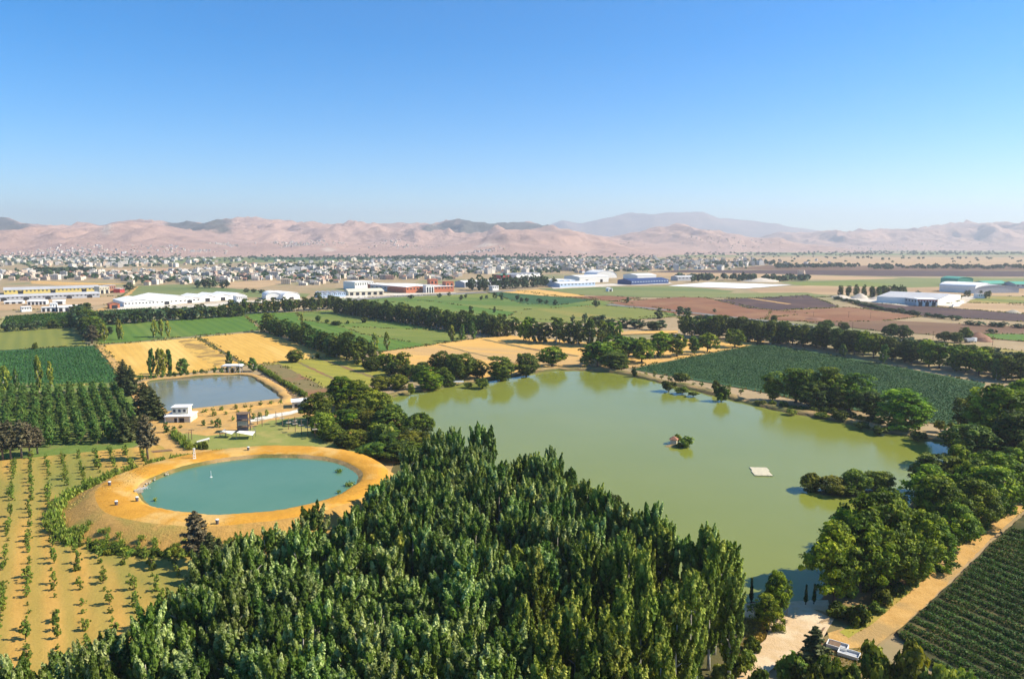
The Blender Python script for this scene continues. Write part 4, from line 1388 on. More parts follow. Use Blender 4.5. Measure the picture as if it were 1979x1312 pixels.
# far striped vineyards, row by row
for pts, nr, lab, grp in (([(12, 614), (142, 605), (150, 632), (0, 636)], 27, 'short vine row in the far vineyard below the small white sheds', 'vine rows below the small white sheds'),
                          ([(160, 606), (286, 598), (262, 612), (170, 620)], 26, 'short vine row in the far vineyard below the big white sheds', 'vine rows below the big white sheds')):
    A, B, C_, D = [G(*p) for p in pts]
    for i in range(nr):
        t = (i + 0.5) / nr
        p0 = A.lerp(B, t); p1 = D.lerp(C_, t)
        L = (p1 - p0).length
        n = int(L * 5)
        tt = NP.uniform(0, L, n)
        C = np.stack([tt, NP.normal(size=n) * 0.35, NP.uniform(0.3, 1.7, n)], 1)
        o = link('vine_row', leaf_mesh('far_vine_row', C, sphere_dirs(n) + np.array([0, 0, .5]), NP.uniform(0.7, 1.2, n), M['leaf_vine'], 1.3), None, p0)
        o.rotation_euler = (0, 0, math.atan2((p1 - p0).y, (p1 - p0).x))
        tag(o, lab, 'vine row', grp)

# ------------------------------------------------------------------ trees one by one
trees('bank_tree', 'broad leafy tree in the tall row between lake and dirt road', 'broad trees between lake and dirt road', [
    ('broad', 1612, 1168, 1010, 92), ('broad', 1660, 1150, 985, 100), ('broad', 1690, 1128, 945, 115), ('broad', 1640, 1128, 985, 90), ('broad', 1735, 1136, 1010, 84), ('broad', 1757, 1128, 985, 80),
    ('broad', 1728, 1078, 955, 95), ('broad', 1790, 1098, 1000, 80), ('broad', 1838, 1063, 970, 72), ('broad', 1815, 1040, 925, 90), ('broad', 1868, 1030, 925, 84), ('broad', 1795, 990, 900, 70),
    ('broad', 1905, 1010, 900, 90), ('broad', 1940, 985, 880, 90), ('broad', 1975, 962, 868, 85), ('broad', 1880, 985, 885, 80), ('broad', 2010, 960, 850, 90), ('broad', 1852, 960, 862, 50)])
trees('dark_bank_tree', 'dark dense tree at the far corner of the lake beside the dirt road', 'dark trees at the lake corner', [
    ('dark', 1800, 962, 880, 78), ('dark', 1882, 905, 822, 86), ('broad', 1925, 872, 740, 112), ('broad', 1978, 865, 738, 110), ('dark', 1895, 860, 772, 74), ('dark', 1960, 905, 800, 90), ('dark', 2020, 900, 780, 100), ('dark', 1850, 880, 832, 40)])
trees('far_bank_tree', 'leafy tree in the thick clump on the bank before the dark crop', 'clump on the bank before the dark crop', [
    ('broad', 1493, 775, 730, 34), ('broad', 1538, 778, 714, 66), ('dark', 1578, 792, 738, 58), ('broad', 1602, 786, 712, 68), ('broad', 1640, 793, 722, 66), ('dark', 1684, 808, 757, 50), ('dark', 1610, 795, 745, 40)])
trees('yellow_topped_tree', 'wide tree with yellow green top leaning over the lake bank', None, [('broad', 1748, 830, 755, 92)])
trees('stubble_tree', 'tall green tree on the golden stubble behind the lake', 'green trees on the golden stubble', [
    ('hedgerow', 1155, 710, 658, 55), ('hedgerow', 1198, 697, 645, 52), ('hedgerow', 1240, 701, 650, 42), ('hedgerow', 1272, 690, 640, 45), ('hedgerow', 1308, 690, 642, 35), ('hedgerow', 1342, 686, 649, 21), ('hedgerow', 1367, 681, 642, 32), ('hedgerow', 1420, 672, 634, 34), ('hedgerow', 1178, 703, 660, 40), ('hedgerow', 1215, 690, 648, 40)])
trees('round_dark_tree', 'round dark tree on the far corner of the lake bank', 'round dark trees at the far lake bank', [
    ('dark', 968, 736, 691, 50), ('dark', 1017, 729, 685, 44), ('dark', 1188, 717, 682, 52), ('dark', 818, 719, 700, 26)])
trees('pale_green_tree', 'pale green tree with open crown behind the round dark ones', None, [('hedgerow', 1067, 710, 668, 52)])
trees('lime_tree', 'small yellow green tree beside the far lake bank trees', 'small yellow green trees near the lake', [('yellowtree', 1130, 712, 684, 20), ('yellowtree', 797, 732, 702, 28)])
trees('shore_tree', 'leafy tree in the dense clump along the upper lake shore', 'clump along the upper lake shore', [
    ('willow', 737, 753, 727, 38), ('willow', 770, 751, 722, 38), ('broad', 827, 756, 712, 50), ('willow', 860, 748, 712, 34), ('dark', 852, 726, 681, 40), ('dark', 893, 734, 686, 46), ('dark', 922, 731, 695, 34), ('dark', 875, 728, 684, 36)])
trees('corner_tree', 'dense tree in the clump between the two ponds and the lake', 'clump between ponds and lake', [
    ('broad', 662, 790, 728, 56), ('broad', 700, 795, 738, 60), ('dark', 616, 818, 757, 52), ('willow', 728, 804, 757, 64), ('dark', 757, 834, 782, 58), ('willow', 810, 842, 797, 54), ('willow', 625, 842, 797, 44), ('dark', 668, 828, 790, 46),
    ('willow', 710, 832, 797, 54), ('greenbush', 738, 864, 816, 60), ('willow', 690, 864, 830, 50), ('willow', 800, 876, 835, 74), ('dark', 725, 888, 855, 60), ('dark', 772, 892, 856, 66), ('dark', 645, 852, 822, 44), ('dark', 690, 815, 775, 40), ('dark', 668, 866, 838, 40), ('dark', 748, 880, 840, 50)])
trees('islet_bush', 'rounded willow bush on the low islet near the bank trees', 'willow bushes on the low islet', [('willow', 1567, 948, 913, 36), ('willow', 1610, 954, 922, 50), ('willow', 1655, 952, 908, 44), ('willow', 1698, 947, 910, 50), ('dark', 1635, 956, 935, 40)], cat='bush', z=0.4)
trees('pollard_tree', 'leaning leafy tree on the sandy clearing by the water', 'leaning trees on the sandy clearing', [('broad', 1482, 1222, 1150, 46), ('broad', 1502, 1203, 1105, 48)])
trees('small_cypress', 'tiny dark cypress at the water edge of the clearing', 'tiny cypresses at the clearing', [('cypress', 1557, 1164, 1130, 9), ('cypress', 1573, 1163, 1128, 9), ('cypress', 1452, 1160, 1116, 10)], z=1.0)
trees('clearing_conifer', 'bushy dark conifer growing on the edge of the sandy clearing', None, [('conifer', 1572, 1300, 1210, 74)])
trees('clearing_bush', 'rounded bush below the parked frames at the clearing', 'bushes around the clearing', [
    ('bush', 1690, 1335, 1238, 76), ('bush', 1752, 1350, 1238, 84), ('greenbush', 1812, 1372, 1268, 76), ('greenbush', 1868, 1385, 1290, 66), ('greenbush', 1530, 1335, 1262, 70), ('bush', 1470, 1345, 1290, 50), ('darkbush', 1600, 1345, 1262, 70), ('darkbush', 1642, 1365, 1280, 60), ('darkbush', 1560, 1350, 1275, 60)], cat='bush')
trees('roadside_bush', 'low green bush under the bank trees by the dirt road', 'low bushes by the dirt road', [
    ('darkbush', 1658, 1212, 1166, 48), ('darkbush', 1622, 1196, 1165, 50), ('bush', 1705, 1172, 1138, 44), ('bush', 1770, 1122, 1095, 36), ('greenbush', 1895, 1026, 1000, 34), ('greenbush', 1915, 1010, 985, 34), ('bush', 1865, 1045, 1022, 30), ('darkbush', 1735, 1150, 1125, 30), ('greenbush', 1935, 995, 972, 30)], cat='bush')
trees('grove_bush', 'leafy bush at the foot of the slender poplars', 'bushes at the foot of the slender poplars', [
    ('greenbush', 1442, 1290, 1255, 40), ('bush', 1425, 1305, 1260, 50), ('greenbush', 1395, 1322, 1278, 46), ('greenbush', 1340, 1330, 1280, 40), ('bush', 1452, 1262, 1230, 36)], cat='bush')
trees('bank_shrub', 'low shrub on the lake bank along the dark crop', 'shrubs on the lake bank along the crop', [
    ('darkbush', 1226, 727, 710, 14), ('darkbush', 1315, 737, 719, 36), ('darkbush', 1292, 755, 734, 32), ('bush', 1318, 760, 747, 32), ('darkbush', 1394, 774, 744, 34), ('bush', 1385, 754, 734, 20), ('darkbush', 1622, 812, 792, 34), ('bush', 1590, 806, 796, 32), ('bush', 1818, 830, 812, 26), ('bush', 1840, 828, 815, 22), ('bush', 931, 749, 729, 34), ('bush', 794, 762, 740, 18), ('bush', 905, 748, 738, 22), ('bush', 1340, 765, 756, 22), ('bush', 1530, 800, 790, 26), ('darkbush', 1700, 838, 822, 34), ('darkbush', 1665, 828, 814, 30), ('darkbush', 1775, 850, 832, 36)], cat='bush', z=0.8)
row('sapling', [(1240, 727), (1300, 739), (1370, 752), (1440, 764)], 4.5, (2, 4), (1.4, 2.2), 'bank_sapling', 'slim sapling in the line along the bank before the crop', 'saplings along the bank')

row(['bush', 'darkbush'], [(1475, 786), (1540, 796), (1620, 806), (1700, 826), (1780, 838)], 3.4, (1.6, 3.0), (3.2, 5), 'understory_bush', 'leafy bush filling the foot of the clump before the dark crop', 'bushes under the clump before the crop', cat='bush', z=0.6)
row(['bush', 'greenbush', 'darkbush'], [(1640, 1160), (1720, 1100), (1800, 1030), (1880, 970), (1960, 920)], 3.6, (2.0, 4.0), (3.4, 5.5), 'undergrowth_bush', 'leafy bush in the undergrowth between lake and bank trees', 'undergrowth between lake and bank trees', cat='bush', z=0.4, jit=0.6)
row(['bush', 'greenbush'], [(1660, 1205), (1722, 1158), (1790, 1106), (1850, 1050), (1920, 1000)], 5.0, (1.2, 2.6), (2.4, 4), 'verge_bush', 'small leafy bush on the verge of the dirt road', 'verge bushes of the dirt road', cat='bush', jit=0.5)
row(['dark', 'willow', 'broad'], [(640, 800), (690, 830), (740, 860), (800, 885)], 8, (4, 7), (6, 9), 'corner_undergrowth', 'low dense tree filling the clump between ponds and lake', 'low trees of the clump between ponds and lake', jit=0.5)

# left: conifers, poplars, hedges
trees('lane_conifer', 'dark shaggy conifer along the sandy farm lane', 'dark conifers along the farm lane', [
    ('conifer', 240, 752, 694, 34), ('conifer', 254, 764, 706, 36), ('conifer', 280, 800, 738, 44), ('conifer', 300, 812, 752, 44), ('conifer', 290, 782, 745, 36), ('conifer', 243, 854, 788, 38), ('conifer', 262, 850, 800, 32), ('conifer', 274, 838, 800, 30)])
trees('grey_conifer', 'tall grey half bare conifer at the corner of the pond embankment', None, [('pine', 286, 890, 800, 38)])
trees('plantation_pine', 'grey brown pine with a bare trunk in front of the plantation', 'pines in front of the plantation', [('pine', 6, 890, 812, 34), ('pine', 22, 889, 810, 32), ('pine', 42, 886, 810, 34), ('pine', 58, 883, 815, 32), ('pine', 73, 878, 822, 30), ('pine', -12, 892, 815, 34)])
trees('ring_conifer', 'thin grey conifer beside the embankment slope', None, [('pine', 384, 1092, 985, 52)])
trees('dark_ring_conifer', 'dark bushy conifer between the embankment and the grove', 'dark conifers between embankment and grove', [('conifer', 408, 1112, 1028, 62), ('conifer', 428, 1130, 1040, 60)])
trees('pond_poplar', 'slim poplar in the line behind the grey square pond', 'slim poplars behind the square pond', [
    ('midpoplar', 292, 729, 673, 15), ('yellowpoplar', 306, 728, 672, 16), ('yellowpoplar', 317, 727, 673, 16), ('midpoplar', 329, 723, 674, 15), ('midpoplar', 353, 723, 692, 26), ('midpoplar', 443, 713, 678, 13), ('midpoplar', 490, 718, 691, 20), ('midpoplar', 467, 712, 698, 10)])
row('plant', [(268, 737), (345, 729), (440, 722), (462, 720)], 2.6, (2.2, 4.2), (1.6, 2.6), 'pond_sapling', 'short sapling in the hedge line behind the square pond', 'saplings behind the square pond')
row('sapling', [(332, 808), (400, 801), (470, 793), (540, 782)], 3.2, (1.8, 3.4), (1.2, 2.0), 'park_sapling', 'young tree along the near bank of the square pond', 'young trees along the square pond')
trees('park_tree', 'small round tree on the sandy park ground by the house', 'small trees on the sandy park ground', [
    ('plant', 322, 838, 815, 13), ('plant', 336, 831, 822, 9), ('plant', 349, 829, 821, 8), ('plant', 394, 824, 811, 10), ('plant', 410, 822, 811, 7), ('plant', 421, 828, 809, 15), ('sapling', 450, 815, 804, 8), ('sapling', 414, 806, 794, 11), ('sapling', 391, 803, 793, 9), ('sapling', 482, 800, 788, 8), ('plant', 489, 812, 798, 11), ('plant', 502, 808, 796, 10), ('yellowpoplar', 515, 806, 791, 8), ('sapling', 437, 803, 794, 8), ('sapling', 460, 798, 790, 7)])
trees('yellow_crop_poplar', 'thin yellowish poplar standing in front of the row crop', 'yellowish poplars by the row crop', [('yellowpoplar', 76, 758, 685, 15), ('yellowpoplar', 100, 748, 697, 13), ('yellowpoplar', 8, 756, 706, 22), ('midpoplar', 33, 752, 712, 10)])
trees('field_bush', 'lone round bush on the edge of the olive field', None, [('bush', 68, 675, 661, 11)], cat='bush')
row(['far', 'belt'], [(-40, 645), (60, 638), (138, 633)], 5.2, (6, 8), (6, 8), 'hedge_tree', 'dark round tree in the row under the far striped vineyard', 'dark trees under the striped vineyard')
row(['belt', 'far'], [(150, 615), (158, 630), (176, 660)], 6.5, (9, 13), (7.5, 10), 'lane_tree', 'dark tall tree in the short row at the head of the lane', 'dark trees at the head of the lane', depth_rows=2)
trees('bare_tree', 'greyish brown half bare tree at the head of the lane', None, [('pine', 178, 664, 627, 28)])
trees('thin_poplar', 'thin yellow green poplar in the bright green field', 'thin yellow poplars in the bright field', [('yellowpoplar', 203, 660, 624, 14), ('yellowpoplar', 230, 657, 616, 12), ('yellowpoplar', 298, 652, 617, 13), ('yellowpoplar', 312, 651, 617, 14), ('yellowpoplar', 325, 653, 619, 12), ('yellowpoplar', 236, 657, 628, 9)])
row(['belt', 'far'], [(190, 630), (300, 622), (400, 616), (470, 611)], 6.5, (9, 12), (7, 9), 'upper_hedge_tree', 'dark tree in the row above the bright green field', 'dark trees above the bright green field', depth_rows=2, rowgap=6)
row(['belt'], [(440, 610), (540, 604), (650, 597)], 6.0, (9, 13), (6, 8), 'belt_tree', 'slim dark tree in the belt below the small golden plot', 'belt below the small golden plot', depth_rows=2, rowgap=6)
row(['belt'], [(645, 604), (760, 622), (880, 640), (970, 652)], 5.0, (10, 14.5), (5.5, 7.5), 'tree_belt_tree', 'tall dark tree in the thick belt before the wide meadow', 'thick belt before the wide meadow', depth_rows=3, rowgap=6)
row(['belt', 'hedgerow'], [(1000, 662), (1060, 664), (1120, 668), (1180, 672)], 6.5, (12, 16), (7, 9.5), 'stubble_belt_tree', 'dark tree in the belt behind the golden stubble', 'belt behind the golden stubble', depth_rows=2, rowgap=7)
row(['far', 'dark'], [(1136, 630), (1200, 632), (1290, 640)], 8, (6, 9), (8, 11), 'hedge_clump', 'low round tree in the broken hedge behind the stubble trees', 'broken hedge behind the stubble trees')
row(['belt', 'dark'], [(1310, 648), (1400, 656), (1500, 668)], 6.5, (11, 15), (8, 10), 'road_belt_tree', 'dark tree at the head of the long row beside the crop', 'head of the long row beside the crop', depth_rows=2, rowgap=7)
row(['dark', 'hedgerow', 'dark'], [(1488, 662), (1600, 676), (1700, 693), (1800, 710), (1900, 727), (2060, 755)], 6.6, (11, 14), (9, 11.5), 'roadside_tree', 'dense round headed tree in the long row between crop and road', 'long row between crop and road', depth_rows=1)
row(['dark'], [(1500, 657), (1700, 686), (1900, 718), (2060, 745)], 8, (9, 12), (9, 11), 'second_row_tree', 'tree of the second line behind the long roadside row', 'second line behind the long row')
trees('pale_trunk_tree', 'greyish poplar with pale trunk standing before the long row', 'greyish poplars before the long row', [('midpoplar', 1705, 703, 664, 20), ('midpoplar', 1760, 702, 662, 20), ('midpoplar', 1845, 718, 678, 26), ('midpoplar', 1925, 735, 694, 20), ('midpoplar', 1630, 690, 664, 16)])
trees('green_row_tree', 'light green tree at the start of the long roadside row', None, [('yellowtree', 1418, 655, 634, 18)])
row('far', [(1340, 617), (1480, 632), (1640, 652), (1800, 675), (1979, 702), (2040, 712)], 5.0, (3.5, 5), (4.5, 6), 'orchard_strip_tree', 'low light tree in the orchard strip behind the roadside rows', 'orchard strip behind the roadside rows', depth_rows=2, rowgap=5.5)
row(['midpoplar', 'belt'], [(520, 643), (560, 655), (620, 680), (655, 692)], 4.6, (8, 11.5), (5, 7), 'wheat_row_tree', 'upright green tree in the row along the golden wheat strip', 'row along the golden wheat strip', depth_rows=2, rowgap=4)
trees('junction_tree', 'large dark tree where the wheat row meets the fallow strips', 'large trees where the wheat row ends', [
    ('dark', 670, 694, 641, 32), ('dark', 700, 700, 650, 36), ('belt', 690, 705, 660, 26), ('belt', 722, 708, 672, 26), ('hedgerow', 740, 712, 684, 26), ('dark', 715, 718, 690, 28), ('hedgerow', 757, 716, 684, 26), ('hedgerow', 778, 714, 680, 26), ('dark', 758, 726, 700, 30), ('dark', 785, 728, 704, 30), ('dark', 520, 642, 606, 26), ('hedgerow', 552, 640, 618, 14), ('dark', 808, 735, 705, 28)])
trees('yellow_field_tree', 'yellow leaved slim tree on the edge of the enclosed field', 'yellow trees on the enclosed field', [('yellowpoplar', 725, 680, 642, 15), ('yellowpoplar', 748, 678, 640, 13), ('yellowpoplar', 873, 660, 628, 16), ('midpoplar', 892, 660, 626, 12), ('midpoplar', 915, 656, 620, 16), ('yellowpoplar', 584, 632, 605, 8)])
trees('round_field_tree', 'round dark tree on the near edge of the golden wheat strip', None, [('dark', 571, 700, 678, 32)])
trees('small_field_tree', 'small dark bush beside the golden wheat strip', None, [('darkbush', 614, 693, 681, 12)], cat='bush')
trees('green_field_bush', 'dark bush standing in the enclosed green field', 'bushes in the enclosed green field', [('darkbush', 615, 621, 609, 12), ('darkbush', 588, 634, 622, 16), ('darkbush', 650, 629, 619, 22), ('darkbush', 704, 624, 611, 15), ('darkbush', 672, 626, 619, 9), ('darkbush', 632, 624, 617, 10)], cat='bush')
row('greenbush', [(500, 712), (545, 740), (592, 768)], 2.2, (1.8, 2.4), (2.6, 3.4), 'hedge_bush', 'clipped green bush in the hedge beside the square pond', 'hedge beside the square pond', cat='bush', jit=0.1)
trees('meadow_tree', 'lone dark tree standing in the wide green meadow', 'lone trees in the wide meadow', [
    ('far', 795, 578, 569, 9), ('far', 891, 581, 570, 8), ('far', 900, 576, 568, 6), ('far', 930, 580, 571, 6), ('far', 940, 578, 570, 6), ('far', 957, 578, 564, 9), ('far', 970, 580, 566, 9), ('far', 1000, 580, 568, 8), ('far', 1008, 584, 575, 8), ('far', 1018, 584, 575, 7), ('far', 1042, 586, 576, 10), ('far', 1056, 588, 579, 7), ('far', 1072, 590, 579, 9), ('far', 850, 576, 566, 7), ('far', 868, 572, 564, 7),
    ('far', 1151, 594, 579, 11), ('far', 1213, 586, 574, 8), ('far', 1275, 616, 596, 14), ('far', 1314, 610, 592, 17), ('far', 1328, 610, 594, 16), ('far', 1130, 626, 604, 10), ('far', 1107, 626, 608, 8), ('far', 910, 604, 590, 8), ('far', 955, 606, 592, 6)])
trees('brown_field_tree', 'round dark tree on the brown fields by the country road', 'round trees on the brown fields', [
    ('dark', 1495, 623, 609, 11), ('dark', 1597, 635, 618, 26), ('dark', 1632, 639, 623, 17), ('dark', 1722, 652, 625, 28), ('dark', 1745, 653, 628, 28), ('dark', 1825, 660, 640, 24), ('dark', 1845, 662, 642, 22), ('dark', 1866, 655, 632, 20), ('far', 1915, 645, 635, 14), ('far', 1381, 604, 596, 6)])
row('belt', [(1615, 572), (1690, 575), (1755, 573)], 7.5, (11, 14), (5, 7), 'works_poplar', 'slim poplar in the line behind the gravel yard', 'poplars behind the gravel yard', depth_rows=2)
trees('warehouse_tree', 'dark tree beside the white warehouses', 'trees beside the white warehouses', [('far', 1775, 571, 561, 9), ('belt', 1866, 574, 561, 8), ('belt', 1872, 574, 561, 8), ('belt', 1895, 576, 562, 8), ('belt', 1905, 577, 562, 8), ('belt', 1911, 577, 562, 8), ('far', 1738, 572, 556, 16)])
row(['far'], [(915, 562), (1000, 558), (1075, 553)], 12, (13, 20), (8, 12), 'factory_conifer', 'dark tall tree in the belt before the long grey hall', 'belt before the long grey hall', depth_rows=2, rowgap=14)
row(['far'], [(1610, 577), (1660, 588), (1700, 598), (1790, 612), (1860, 620)], 6, (2.5, 4), (5, 8), 'ditch_bush', 'low green bush along the ditch between the ploughed fields', 'bushes along the ploughed ditch', cat='bush')
row(['far'], [(1855, 628), (1979, 635), (2020, 637)], 7, (3, 4.5), (7, 9), 'dark_hedge_bush', 'dark bush in the hedge below the long ploughed strip', 'hedge below the ploughed strip', cat='bush')

# reeds and shrubs at the foot of the embankment
for i in range(190):
    th = math.radians(R.uniform(118, 292))
    off = 8.2 + 1.2 * math.cos(th - math.pi) + slope_w(th) * R.uniform(0.88, 1.12) + 0.6
    p = ring_pt(th, off, 0)
    if i % 3 < 2 and th < math.radians(235):
        plant('reed', 'reed_clump', (p[0], p[1], ground_z(p[0], p[1])), R.uniform(2.2, 3.4), R.uniform(2.0, 2.9), 'bright green reed clump at the foot of the embankment', 'reeds', 'reeds round the embankment')
    else:
        plant(R.choice(['bush', 'greenbush', 'darkbush']), 'embankment_shrub', (p[0], p[1], ground_z(p[0], p[1])), R.uniform(0.9, 1.8), R.uniform(1.6, 2.8), 'low shrub at the foot of the embankment slope', 'bush', 'shrubs round the embankment')
for i in range(55):
    th = math.radians(R.uniform(225, 292))
    off = 8.5 + slope_w(th) * R.uniform(0.5, 0.95)
    p = ring_pt(th, off, 0)
    plant('reed', 'slope_reed', (p[0], p[1], ground_z(p[0], p[1])), R.uniform(0.9, 1.9), R.uniform(0.8, 1.4), 'small green reed tuft on the embankment slope', 'reeds', 'reed tufts on the slope')
for px_, py_, w_ in ((655, 912, 16), (676, 938, 24), (655, 953, 8), (300, 968, 8)):
    p = G(px_, py_, WZ)
    plant('reed', 'water_reed', p, 1.0, w_ * mpp(p), 'low green water plant growing in the teal pond', 'reeds', 'water plants in the teal pond')
row('reed', [(335, 842), (352, 858), (368, 872), (392, 868)], 1.1, (2.2, 3.4), (1.8, 2.6), 'park_reed', 'tall green reed clump on the lawn corner by the pond', 'reeds on the lawn corner', cat='reeds')
row('bush', [(386, 872), (398, 870)], 1.6, (2.2, 2.8), (2.2, 3), 'lawn_bush', 'round green bush beside the white pump mast', 'bushes beside the pump mast', cat='bush')

MC, MN, MS = margins()
tag(link('margin_weeds', leaf_mesh('margin_weeds', MC, MN, MS, M['leaf_margin'], 1.4)), 'scruffy weeds along the field edges', 'weeds', kind='stuff')

# dry grass along verges and banks (uncountable)
def tufts(name, polys, n, size, mat, label, zf=None):
    C = []
    for pts, share in polys:
        P = [G(*p) for p in pts]
        k = 0
        x0, x1 = min(p.x for p in P), max(p.x for p in P); y0, y1 = min(p.y for p in P), max(p.y for p in P)
        X = NP.uniform(x0, x1, int(n * share * 4)); Y = NP.uniform(y0, y1, int(n * share * 4))
        ok = inside(P, X, Y) & (fbm(X / 3, Y / 3, 3) > 0.42)
        C.append(np.stack([X[ok], Y[ok]], 1)[:int(n * share)])
    C = np.concatenate(C)
    m = len(C)
    s = size * NP.uniform(0.5, 1.4, m)
    Z = s * 0.5 if zf is None else np.array([zf(a, b) for a, b in C]) + s * 0.5
    N = sphere_dirs(m); N[:, 2] *= 0.4
    return tag(link(name, leaf_mesh(name, np.stack([C[:, 0], C[:, 1], Z], 1), N, s * 0.7, mat, 1.6, None, up=(0, 0, 1))), label, 'grass', kind='stuff')


tufts('dry_grass', [([(1612, 1232), (1668, 1194), (1742, 1140), (1800, 1090), (1812, 1104), (1750, 1158), (1680, 1216), (1630, 1242)], 0.5), ([(1425, 1300), (1480, 1232), (1492, 1205), (1440, 1196), (1430, 1230)], 0.3), ([(1600, 1260), (1690, 1255), (1640, 1330), (1580, 1320)], 0.2)], 6000, 0.5, M['leaf_dry'], 'yellow dry grass along the dirt road and clearing')
tufts('green_grass', [([(1640, 1250), (1720, 1175), (1830, 1070), (1979, 960), (1979, 945), (1780, 1075), (1640, 1180)], 0.6), ([(345, 838), (400, 845), (520, 815), (600, 806), (780, 880), (740, 895), (480, 866), (350, 866)], 0.4)], 6000, 0.32, M['leaf_sapling'], 'short green grass under the bank trees and on the lawn')
tufts('orchard_grass', [([(-20, 893), (270, 868), (300, 950), (120, 1000), (180, 1052), (372, 1090), (330, 1160), (215, 1250), (-60, 1420)], 1.0)], 9000, 0.22, M['leaf_dry'], 'thin dry grass on the orchard ground', zf=ground_z)

# ------------------------------------------------------------------ sheds, factories and warehouses
def roof_profile(style, Wd, hw, hr, n=1):
    if style == 'flat':
        return [(0, hw), (Wd, hw)]
    if style == 'gable':
        pts = []
        w = Wd / n
        for i in range(n):
            pts += [(i * w, hw), (i * w + w / 2, hw + hr)]
        return pts + [(Wd, hw)]
    if style == 'saw':
        pts = []
        w = Wd / n
        for i in range(n):
            pts += [(i * w, hw), (i * w + w * 0.72, hw + hr)]
        return pts + [(Wd, hw)]
    k = 10
    pts = []
    w = Wd / n
    for i in range(n):
        for q in range(k + (1 if i == n - 1 else 0)):
            a = math.pi * q / k
            pts.append((i * w + w / 2 - math.cos(a) * w / 2, hw + math.sin(a) * hr))
    return pts


def shed(name, a, b, depth, hw, hr, style, wall, roof, label, n=1, along='y', doors=0, windows=0, group=None, cat='warehouse', win_mat='glass', strip=None):
    """a, b: pixels of the two ground corners of the front wall; sizes in metres"""
    A, B = G(*a), G(*b)
    Wd = (B - A).length
    d = (B - A).normalized()
    e = empty(name, A, math.atan2(d.y, d.x), label, cat, group)
    if along == 'y':
        pr = roof_profile(style, Wd, hw, hr, n)
        wb = MB().prism([(0, -0.3), (Wd, -0.3)] + list(reversed(pr)), 0, depth)
        rb = MB()
        for (x0, z0), (x1, z1) in zip(pr[:-1], pr[1:]):
            dz = 0.12
            rb.face([(x0, -0.5, z0 + dz), (x1, -0.5, z1 + dz), (x1, depth + 0.5, z1 + dz), (x0, depth + 0.5, z0 + dz)])
            rb.face([(x0, -0.5, z0 - 0.2), (x1, -0.5, z1 - 0.2), (x1, -0.5, z1 + dz), (x0, -0.5, z0 + dz)])
    else:
        pr = roof_profile(style, depth, hw, hr, n)
        wb = MB()
        k = len(wb.v)
        prof = [(0, -0.3), (depth, -0.3)] + list(reversed(pr))
        t = MB().prism(prof, 0, Wd)
        wb.v = [(y, x, z) for x, y, z in t.v]
        wb.f = [tuple(reversed(f)) for f in t.f]
        wb.m = t.m
        rb = MB()
        for (y0, z0), (y1, z1) in zip(pr[:-1], pr[1:]):
            dz = 0.12
            rb.face([(-0.5, y0, z0 + dz), (Wd + 0.5, y0, z0 + dz), (Wd + 0.5, y1, z1 + dz), (-0.5, y1, z1 + dz)])
        rb.face([(-0.5, -0.4, hw - 0.3), (Wd + 0.5, -0.4, hw - 0.3), (Wd + 0.5, -0.1, hw + 0.12), (-0.5, -0.1, hw + 0.12)])
    wb.build('wall', M[wall], e)
    rb.build('roof', M[roof], e)
    for i in range(doors):
        x = Wd * (i + 0.5) / doors
        w = min(5, Wd / doors * 0.55)
        MB().box(x - w / 2, x + w / 2, -0.12, 0.05, 0, min(hw * 0.75, 4.5)).build('door', M['dark'], e)
    for i in range(windows):
        x = Wd * (i + 0.5) / windows
        w = Wd / windows * 0.45
        MB().box(x - w / 2, x + w / 2, -0.08, 0.05, hw * 0.58, hw * 0.82).build('window', M[win_mat], e)
    if strip:
        MB().box(0, Wd, -0.16, 0.06, hw * 0.82, hw * 0.98).build('fascia', M[strip], e)
    return e


shed('yellow_factory', (8, 570), (192, 564), 40, 5.6, 2.0, 'gable', 'yellow', 'grey_roof', 'very long yellow factory hall with grey roof', along='x', doors=3, windows=24, cat='factory')
shed('grey_factory', (-60, 585), (193, 575), 26, 4.6, 1.2, 'gable', 'grey_wall', 'grey_roof', 'very long pale grey hall in front of the yellow factory', along='x', doors=6, windows=30, cat='factory', n=2, win_mat='dark')
shed('office_block', (193, 568), (212, 567), 14, 8.5, 0, 'flat', 'cream', 'white_roof', 'cream office block with dark window bands at the yellow factory end', windows=6, doors=2, cat='building')
shed('brown_house', (212, 566), (224, 565), 12, 9, 0, 'flat', 'terracotta', 'grey_roof', 'brown flat roofed block behind the factory lane', windows=3, cat='building')
shed('red_shed', (232, 566), (241, 565), 8, 5, 0, 'flat', 'red', 'white_roof', 'small red shed beside the climbing lane', windows=2, cat='shed')
shed('open_shed', (53, 590), (90, 589), 10, 4.0, 0.8, 'gable', 'white', 'white_roof', 'white open shed on the orange yard', along='x', doors=5, cat='shed')
shed('open_shed', (103, 589), (127, 588), 9, 3.6, 0.6, 'gable', 'white', 'white_roof', 'plain white low shed on the orange yard', along='x', doors=1, cat='shed')
shed('open_shed', (8, 588), (45, 587), 8, 2.5, 0.5, 'gable', 'white', 'white_roof', 'low white lean-to before the pale grey hall', along='x', doors=3, cat='shed')
shed('white_house', (42, 603), (62, 602), 9, 4.2, 0, 'flat', 'white', 'white_roof', 'white single storey block at the vineyard end', windows=4, cat='building')
shed('white_house', (80, 603), (108, 602), 8, 4.0, 0, 'flat', 'white', 'white_roof', 'white low workshop with dark doorways above the vineyard', doors=3, cat='building')
shed('white_house', (97, 601), (112, 600.4), 7, 6.6, 0, 'flat', 'white', 'white_roof', 'taller white cube among the sheds above the vineyard', windows=3, cat='building')
shed('red_fronted_shed', (136, 602), (161, 600), 12, 4.6, 0, 'flat', 'brick', 'white_roof', 'flat shed with dark red front above the vineyard', windows=4, cat='shed')
